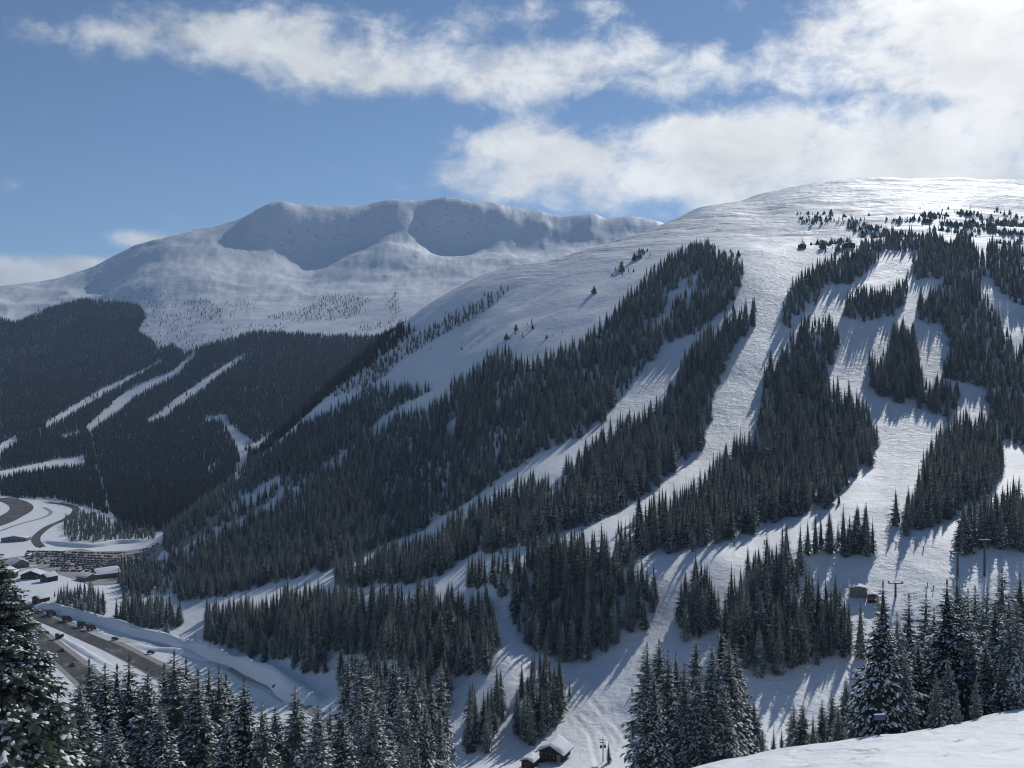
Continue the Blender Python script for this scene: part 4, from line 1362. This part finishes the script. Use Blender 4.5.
def building(name, px, py, w, d, h, pitch, rz, label, cat='building', wall='grey_wall', over=.6, snow=.55, windows=2, door=True, Ymin=150, sink=.4):
    """gabled building: ridge along y, gable facing -y, snow lying on its roof"""
    p = spot(px, py, Ymin)
    t = thing(name, label, cat, (p.x, p.y, p.z - .1), rz)
    rise = w / 2 * math.tan(R(pitch))
    mb = Mesh()
    mb.extrude([(-w / 2, -sink), (w / 2, -sink), (w / 2, h), (0, h + rise), (-w / 2, h)], -d / 2, d / 2, M[wall])
    mb.obj('wall', t)
    ov = over
    ex, ez = w / 2 + ov, h - ov * math.tan(R(pitch)) + .06
    tz = h + rise + .06
    mb = Mesh()
    mb.extrude([(-ex, ez), (0, tz), (ex, ez), (ex, ez + .18), (0, tz + .2), (-ex, ez + .18)], -d / 2 - ov, d / 2 + ov, M['timber'])
    rf = mb.obj('roof', t)
    mb = Mesh()
    nx, ny = 12, 10
    vs = []
    for j in range(ny + 1):
        for i in range(nx + 1):
            fx, fy = i / nx * 2 - 1, j / ny * 2 - 1
            edge = min(1, 4 * (1 - abs(fx)), 5 * (1 - abs(fy)))
            zz = (tz + .2) - abs(fx) * (tz - ez) * 1.0 + snow * (edge ** .5) * (1 + .25 * math.sin(3 * fx + 2 * fy)) + .004
            if abs(fx) < .12:
                zz -= (.12 - abs(fx)) * snow * .8
            vs.append((fx * ex * .995, fy * (d / 2 + ov) * .995, zz))
    fs = [(j * (nx + 1) + i, j * (nx + 1) + i + 1, (j + 1) * (nx + 1) + i + 1, (j + 1) * (nx + 1) + i) for j in range(ny) for i in range(nx)]
    mb.solid(vs, fs, M['roof_snow'])
    sn = mb.obj('roof_snow', rf)
    for pl in sn.data.polygons:
        pl.use_smooth = True

    def opening(nm, x0, x1, z0, z1, mat_in):
        fr = Mesh()
        y = -d / 2
        b_ = .10
        for (a0, a1, c0, c1) in ((x0 - b_, x1 + b_, z1, z1 + b_), (x0 - b_, x1 + b_, z0 - b_, z0), (x0 - b_, x0, z0, z1), (x1, x1 + b_, z0, z1)):
            fr.box(a0, a1, y - .07, y - .003, c0, c1, M['pale_timber'])
        f_ = fr.obj(nm, t)
        pn = Mesh()
        pn.box(x0, x1, y - .03, y - .004, z0, z1, mat_in)
        pn.obj('pane' if nm == 'window' else 'door_leaf', f_)
    for k in range(windows):
        xc = -w / 2 + w * (k + .6) / (windows + (1 if door else .2))
        opening('window', xc - .6, xc + .6, h * .42, h * .80, M['glass'])
    if door:
        opening('door', w * .28, w * .28 + .95, .1, 2.15, M['pale_timber'])
    return t


hut = building('timber_hut', 555, 757.5, 6.8, 6.6, 2.7, 27, R(-24), 'dark timber hut with thick snow on its gabled roof beside the lower piste', 'hut', 'timber', .9, .7, 2, True, 200, 1.5)
mb = Mesh()
for i in range(7):
    mb.rod((-3.6 + i * 1.2, -6.2, -1.2), (-3.6 + i * 1.2, -6.2, 1.0), .06, M['timber'])
mb.box(-3.8, 3.8, -6.26, -6.14, .95, 1.08, M['timber'])
mb.box(-3.8, 3.8, -6.3, -3.62, -.15, .02, M['timber'])
mb.obj('deck', hut)
building('shed', 530, 766, 3.4, 4.0, 1.9, 20, R(-24), 'low shed with a snow-covered roof at the left of the timber hut', 'shed', 'timber', .4, .5, 1, False, 200, 1.5)
building('lodge', 106, 577, 14, 17, 4, 24, R(-48), 'lodge with a long grey snowy roof at the near edge of the parking area', 'building', 'grey_wall', 1, .5, 4, True)
building('lodge', 87, 580, 10, 11, 3.2, 20, R(60), 'low wide building with snowy roof just left of the lodge', 'building', 'grey_wall', .8, .5, 3, True)
building('house', 20, 567, 11, 13, 4, 30, R(38), 'grey-roofed house beside the left end of the parking area', 'building', 'grey_wall', .8, .15, 2, True)
building('house', 33, 578, 15, 8, 3, 22, R(4), 'long dark low building in front of the grey-roofed house', 'building', 'timber', .7, .35, 4, True)
building('house', 49, 581, 8, 9, 4, 28, R(-30), 'small dark house between the long low building and the parked cars', 'building', 'timber', .6, .4, 2, True)
building('house', 8, 578, 12, 10, 5, 28, R(12), 'dark house with a patchy snow roof behind the big left fir', 'building', 'timber', .6, .4, 3, True)
building('cabin', 41, 602, 7, 8, 3.2, 24, R(-25), 'cabin with a white roof at the start of the long snow bank', 'cabin', 'timber', .6, .6, 2, True)
building('long_shed', 16, 541, 24, 9, 3.2, 10, R(3), 'long grey flat-roofed shed beyond the parking area', 'shed', 'grey_wall', .4, .4, 5, False)
building('booth', 59.5, 638.5, 3.2, 3.2, 2.6, 14, R(-25), 'small snow-topped booth on the snow between the two carriageways', 'booth', 'timber', .35, .45, 1, False)
building('lift_cabin', 858.5, 595, 5.4, 4.2, 2.7, 12, R(-14), 'pale lift cabin with a snowy roof by the lower lift station', 'cabin', 'grey_wall', .4, .4, 2, True, 200, .6)
building('lift_hut', 872.5, 601, 3.2, 3.0, 2.2, 14, R(-14), 'small dark lift hut right of the pale cabin', 'hut', 'timber', .3, .35, 1, True, 200, .6)
building('summit_shack', 802, 248.5, 7, 6, 3, 20, R(-8), 'dark shack at the left end of the upper mountain track', 'hut', 'timber', .6, .3, 2, False, 400)
building('summit_shack', 848.5, 247.5, 11, 7, 3, 16, R(-5), 'snow-roofed shack at the right end of the upper mountain track', 'hut', 'timber', .6, .5, 3, False, 400)


# ------------------------------------------------------------------ ski lift: towers, bull wheel, chairs, cable
def lift_tower(px, py, h, label, rz):
    p = spot(px, py, 200)
    t = thing('lift_tower', label, 'lift tower', (p.x, p.y, p.z - .3), rz, 'towers of the chair lift')
    mb = Mesh()
    mb.rod((0, 0, 0), (0, 0, h), .42, M['steel'], .30, 12)
    mb.obj('mast', t)
    mb = Mesh()
    mb.box(-2.4, 2.4, -.16, .16, h, h + .35, M['steel'])
    mb.obj('crossarm', t)
    for sx in (-1, 1):
        mb = Mesh()
        mb.box(sx * 2.3 - .08, sx * 2.3 + .08, -1.4, 1.4, h + .36, h + .50, M['steel'])
        for k in range(5):
            mb.rod((sx * 2.3 - .12, -1.2 + .6 * k, h + .62), (sx * 2.3 + .12, -1.2 + .6 * k, h + .62), .2, M['rubber'], n=10)
        mb.obj('sheave_train', t)
    mb = Mesh()
    for k in range(int(h / .5)):
        mb.box(-.25, .25, -.52, -.47, .4 + k * .5, .44 + k * .5, M['steel'])
    mb.box(-.29, -.25, -.53, -.46, .3, h, M['steel'])
    mb.box(.25, .29, -.53, -.46, .3, h, M['steel'])
    mb.obj('ladder', t)
    return t, Vector((p.x, p.y, p.z - .3)), h


LIFT_RZ = R(-12)
towers = [lift_tower(984.5, 576, 13, 'tall dark lift tower standing clear on the shaded snow', LIFT_RZ), lift_tower(957.5, 578, 9.0, 'shorter lift tower left of the tall one at the wood edge', LIFT_RZ), lift_tower(895.5, 597, 5.0, 'low lift tower with a wide crossarm by the lift cabin', LIFT_RZ)]


def skier(px, py, label, jacket, rz, Ymin=200):
    p = spot(px, py, Ymin)
    me = bpy.data.meshes.new('person')
    vs = [(0, 0, .92), (0, .02, 1.12), (0, .08, 1.40), (0, .12, 1.52), (0, .14, 1.66), (-.10, 0, .88), (-.13, .12, .50), (-.12, 0, .10), (-.12, .16, .06), (.10, 0, .88), (.13, .12, .50), (.12, 0, .10), (.12, .16, .06),
          (-.20, .08, 1.38), (-.30, .06, 1.12), (-.27, .28, .98), (.20, .08, 1.38), (.30, .06, 1.12), (.27, .28, .98)]
    es = [(0, 1), (1, 2), (2, 3), (3, 4), (0, 5), (5, 6), (6, 7), (7, 8), (0, 9), (9, 10), (10, 11), (11, 12), (2, 13), (13, 14), (14, 15), (2, 16), (16, 17), (17, 18)]
    me.from_pydata(vs, es, [])
    me.materials.append(jacket)
    o = bpy.data.objects.new('person', me)
    COL.objects.link(o)
    sk = o.modifiers.new('skin', 'SKIN')
    lay = me.skin_vertices[0] if me.skin_vertices else None
    rad = [.16, .16, .17, .07, .12, .11, .085, .065, .06, .11, .085, .065, .06, .08, .06, .045, .08, .06, .045]
    if lay is not None:
        for k, r_ in enumerate(rad):
            lay.data[k].radius = (r_, r_)
        lay.data[0].use_root = True
    sub = o.modifiers.new('round', 'SUBSURF')
    sub.levels = sub.render_levels = 1
    o.location = (p.x, p.y, p.z + .04)
    o.rotation_euler = (0, 0, rz)
    tag(o, label, 'person')
    for sx in (-1, 1):
        mb = Mesh()
        mb.solid([(sx * .12 - .04, -.75, 0), (sx * .12 + .04, -.75, 0), (sx * .12 + .04, .8, 0), (sx * .12 - .04, .8, 0), (sx * .12 - .04, -.75, .03), (sx * .12 + .04, -.75, .03), (sx * .12 + .03, .95, .12), (sx * .12 - .03, .95, .12)], [(3, 2, 1, 0), (4, 5, 6, 7), (0, 1, 5, 4), (1, 2, 6, 5), (2, 3, 7, 6), (3, 0, 4, 7)], M['rubber'])
        mb.obj('ski', o)
        mb = Mesh()
        mb.rod((sx * .28, .28, 1.0), (sx * .34, -.05, .05), .012, M['steel'], n=5)
        mb.obj('ski_pole', o)
    mb = Mesh()
    mb.rod((0, .145, 1.60), (0, .15, 1.80), .135, M['rubber'], .07, 10)
    mb.obj('hat', o)
    return o


skier(896, 546, 'skier in black near the top of the sunlit lower piste', PAINT['black'], R(170))
skier(923.5, 551, 'skier in dark clothes in the shade right of the lower piste', PAINT['dark blue'], R(120))
skier(927.5, 587, 'skier standing left of another beside the rope fence', PAINT['black'], R(90))
skier(933.5, 590, 'skier standing at the right end of the rope fence', PAINT['dark grey'], R(80))
skier(734.5, 546, 'skier in black alone below the broad wood', PAINT['black'], R(200))
skier(764.5, 544, 'skier with dark jacket right under the edge of the broad wood', PAINT['dark blue'], R(210))
skier(632, 694, 'small dark skier on the wide bend of the lower piste', PAINT['black'], R(160))

# rope fence by the lift
p0, p1 = spot(902, 597.5, 200), spot(926, 592.5, 200)
t = thing('rope_fence', 'low dark rope fence on the snow beside the lift cabin', 'fence', tuple(p0))
mb = Mesh()
nP = 9
posts = []
for k in range(nP):
    x, y = p0.x + (p1.x - p0.x) * k / (nP - 1), p0.y + (p1.y - p0.y) * k / (nP - 1)
    posts.append(Vector((x, y, float(ground_z(x, y)))) - p0)
for q in posts:
    pm = Mesh()
    pm.rod(q - Vector((0, 0, .2)), q + Vector((0, 0, 1.05)), .05, M['timber'], n=6)
    pm.obj('post', t)
for zz in (.45, .95):
    for a, b in zip(posts[:-1], posts[1:]):
        mb.rod(a + Vector((0, 0, zz)), b + Vector((0, 0, zz)), .05, M['timber'], n=5)
mb.obj('rope', t)

# wooden pole with crossbars near the hut
p = spot(603, 762, 200)
t = thing('utility_pole', 'wooden pole with crossbars and hanging boxes on the piste right of the hut', 'pole', (p.x, p.y, p.z - .3), R(-10))
mb = Mesh()
mb.rod((0, 0, 0), (0, 0, 7.2), .16, M['timber'], .10, 10)
mb.obj('pole', t)
for z_, w_ in ((6.3, 1.0), (5.5, .8)):
    mb = Mesh()
    mb.box(-w_, w_, -.07, .07, z_, z_ + .16, M['timber'])
    mb.obj('crossbar', t)
for sx, z_ in ((-.55, 4.1), (.5, 4.3)):
    mb = Mesh()
    mb.box(sx - .33, sx + .33, -.25, .25, z_, z_ + .8, M['steel'], .04)
    mb.obj('equipment_box', t)
p = spot(608.5, 763, 200)
add_tree(p.x, p.y, p.z, 6.0, MID[3], 1.2, .4, 'young lone spruce next to the wooden pole with crossbars', 'young spruces on the piste')

# blue trail sign under the big fir on the brow
p = spot(879, 735.5, 60)
t = thing('trail_sign', 'blue trail sign on a post under the tallest fir on the brow', 'sign', tuple(p), R(8))
mb = Mesh()
mb.rod((0, 0, -.4), (0, 0, 2.0), .13, M['timber'], .12, 10)
mb.obj('post', t)
mb = Mesh()
mb.box(-.55, .55, -.20, -.14, 1.6, 2.1, M['sign_blue'])
mb.obj('board', t)
mb = Mesh()
mb.box(-.58, .58, -.24, .02, 2.105, 2.18, M['roof_snow'], .05)
mb.obj('snow_cap', t)

# roadside poles on the long snow bank
for px, py, h, lab in ((209, 655, 6, 'thin roadside pole on the long snow bank under the broad grove'), (277, 672, 6, 'thin pole beneath the lower corner of the broad grove'), (38, 600, 7, 'thin pole beside the white-roofed cabin'), (195, 640, 5, 'short pole at the left tip of the broad grove')):
    p = spot(px, py, 200)
    t = thing('roadside_pole', lab, 'pole', (p.x, p.y, p.z - .3), 0)
    mb = Mesh()
    mb.rod((0, 0, 0), (0, 0, h), .13, M['steel'], .09, 8)
    mb.obj('mast', t)
    mb = Mesh()
    mb.rod((0, 0, h - .05), (.9, -.3, h + .15), .05, M['steel'], n=6)
    mb.box(.7, 1.25, -.45, -.2, h + .10, h + .22, M['steel'], .03)
    mb.obj('lamp_arm', t)

# ------------------------------------------------------------------ haze: one box of air round everything
def build_haze():
    def f(b, out):
        v = b.n('ShaderNodeVolumePrincipled')
        v.inputs['Color'].default_value = (*HAZE_COLOR, 1)
        v.inputs['Density'].default_value = HAZE_DENSITY
        v.inputs['Anisotropy'].default_value = 0.2
        b.link(v.outputs[0], out.inputs['Volume'])
    hm = material('haze', f)
    zb, zt = float(Zg.min()) - 1.0, float(Zg.max()) + 25.0
    s_ = 7100.0
    V = [(sx * s_, sy * s_, z) for z in (zb, zt) for sx, sy in ((-1, -1), (1, -1), (1, 1), (-1, 1))]
    Fc = [(3, 2, 1, 0), (4, 5, 6, 7), (0, 1, 5, 4), (1, 2, 6, 5), (2, 3, 7, 6), (3, 0, 4, 7)]
    me = build_mesh('haze', V, Fc, [hm], [0] * 6)
    o = bpy.data.objects.new('haze', me)
    o['kind'] = 'stuff'
    COL.objects.link(o)


if HAZE_DENSITY > 0:
    build_haze()
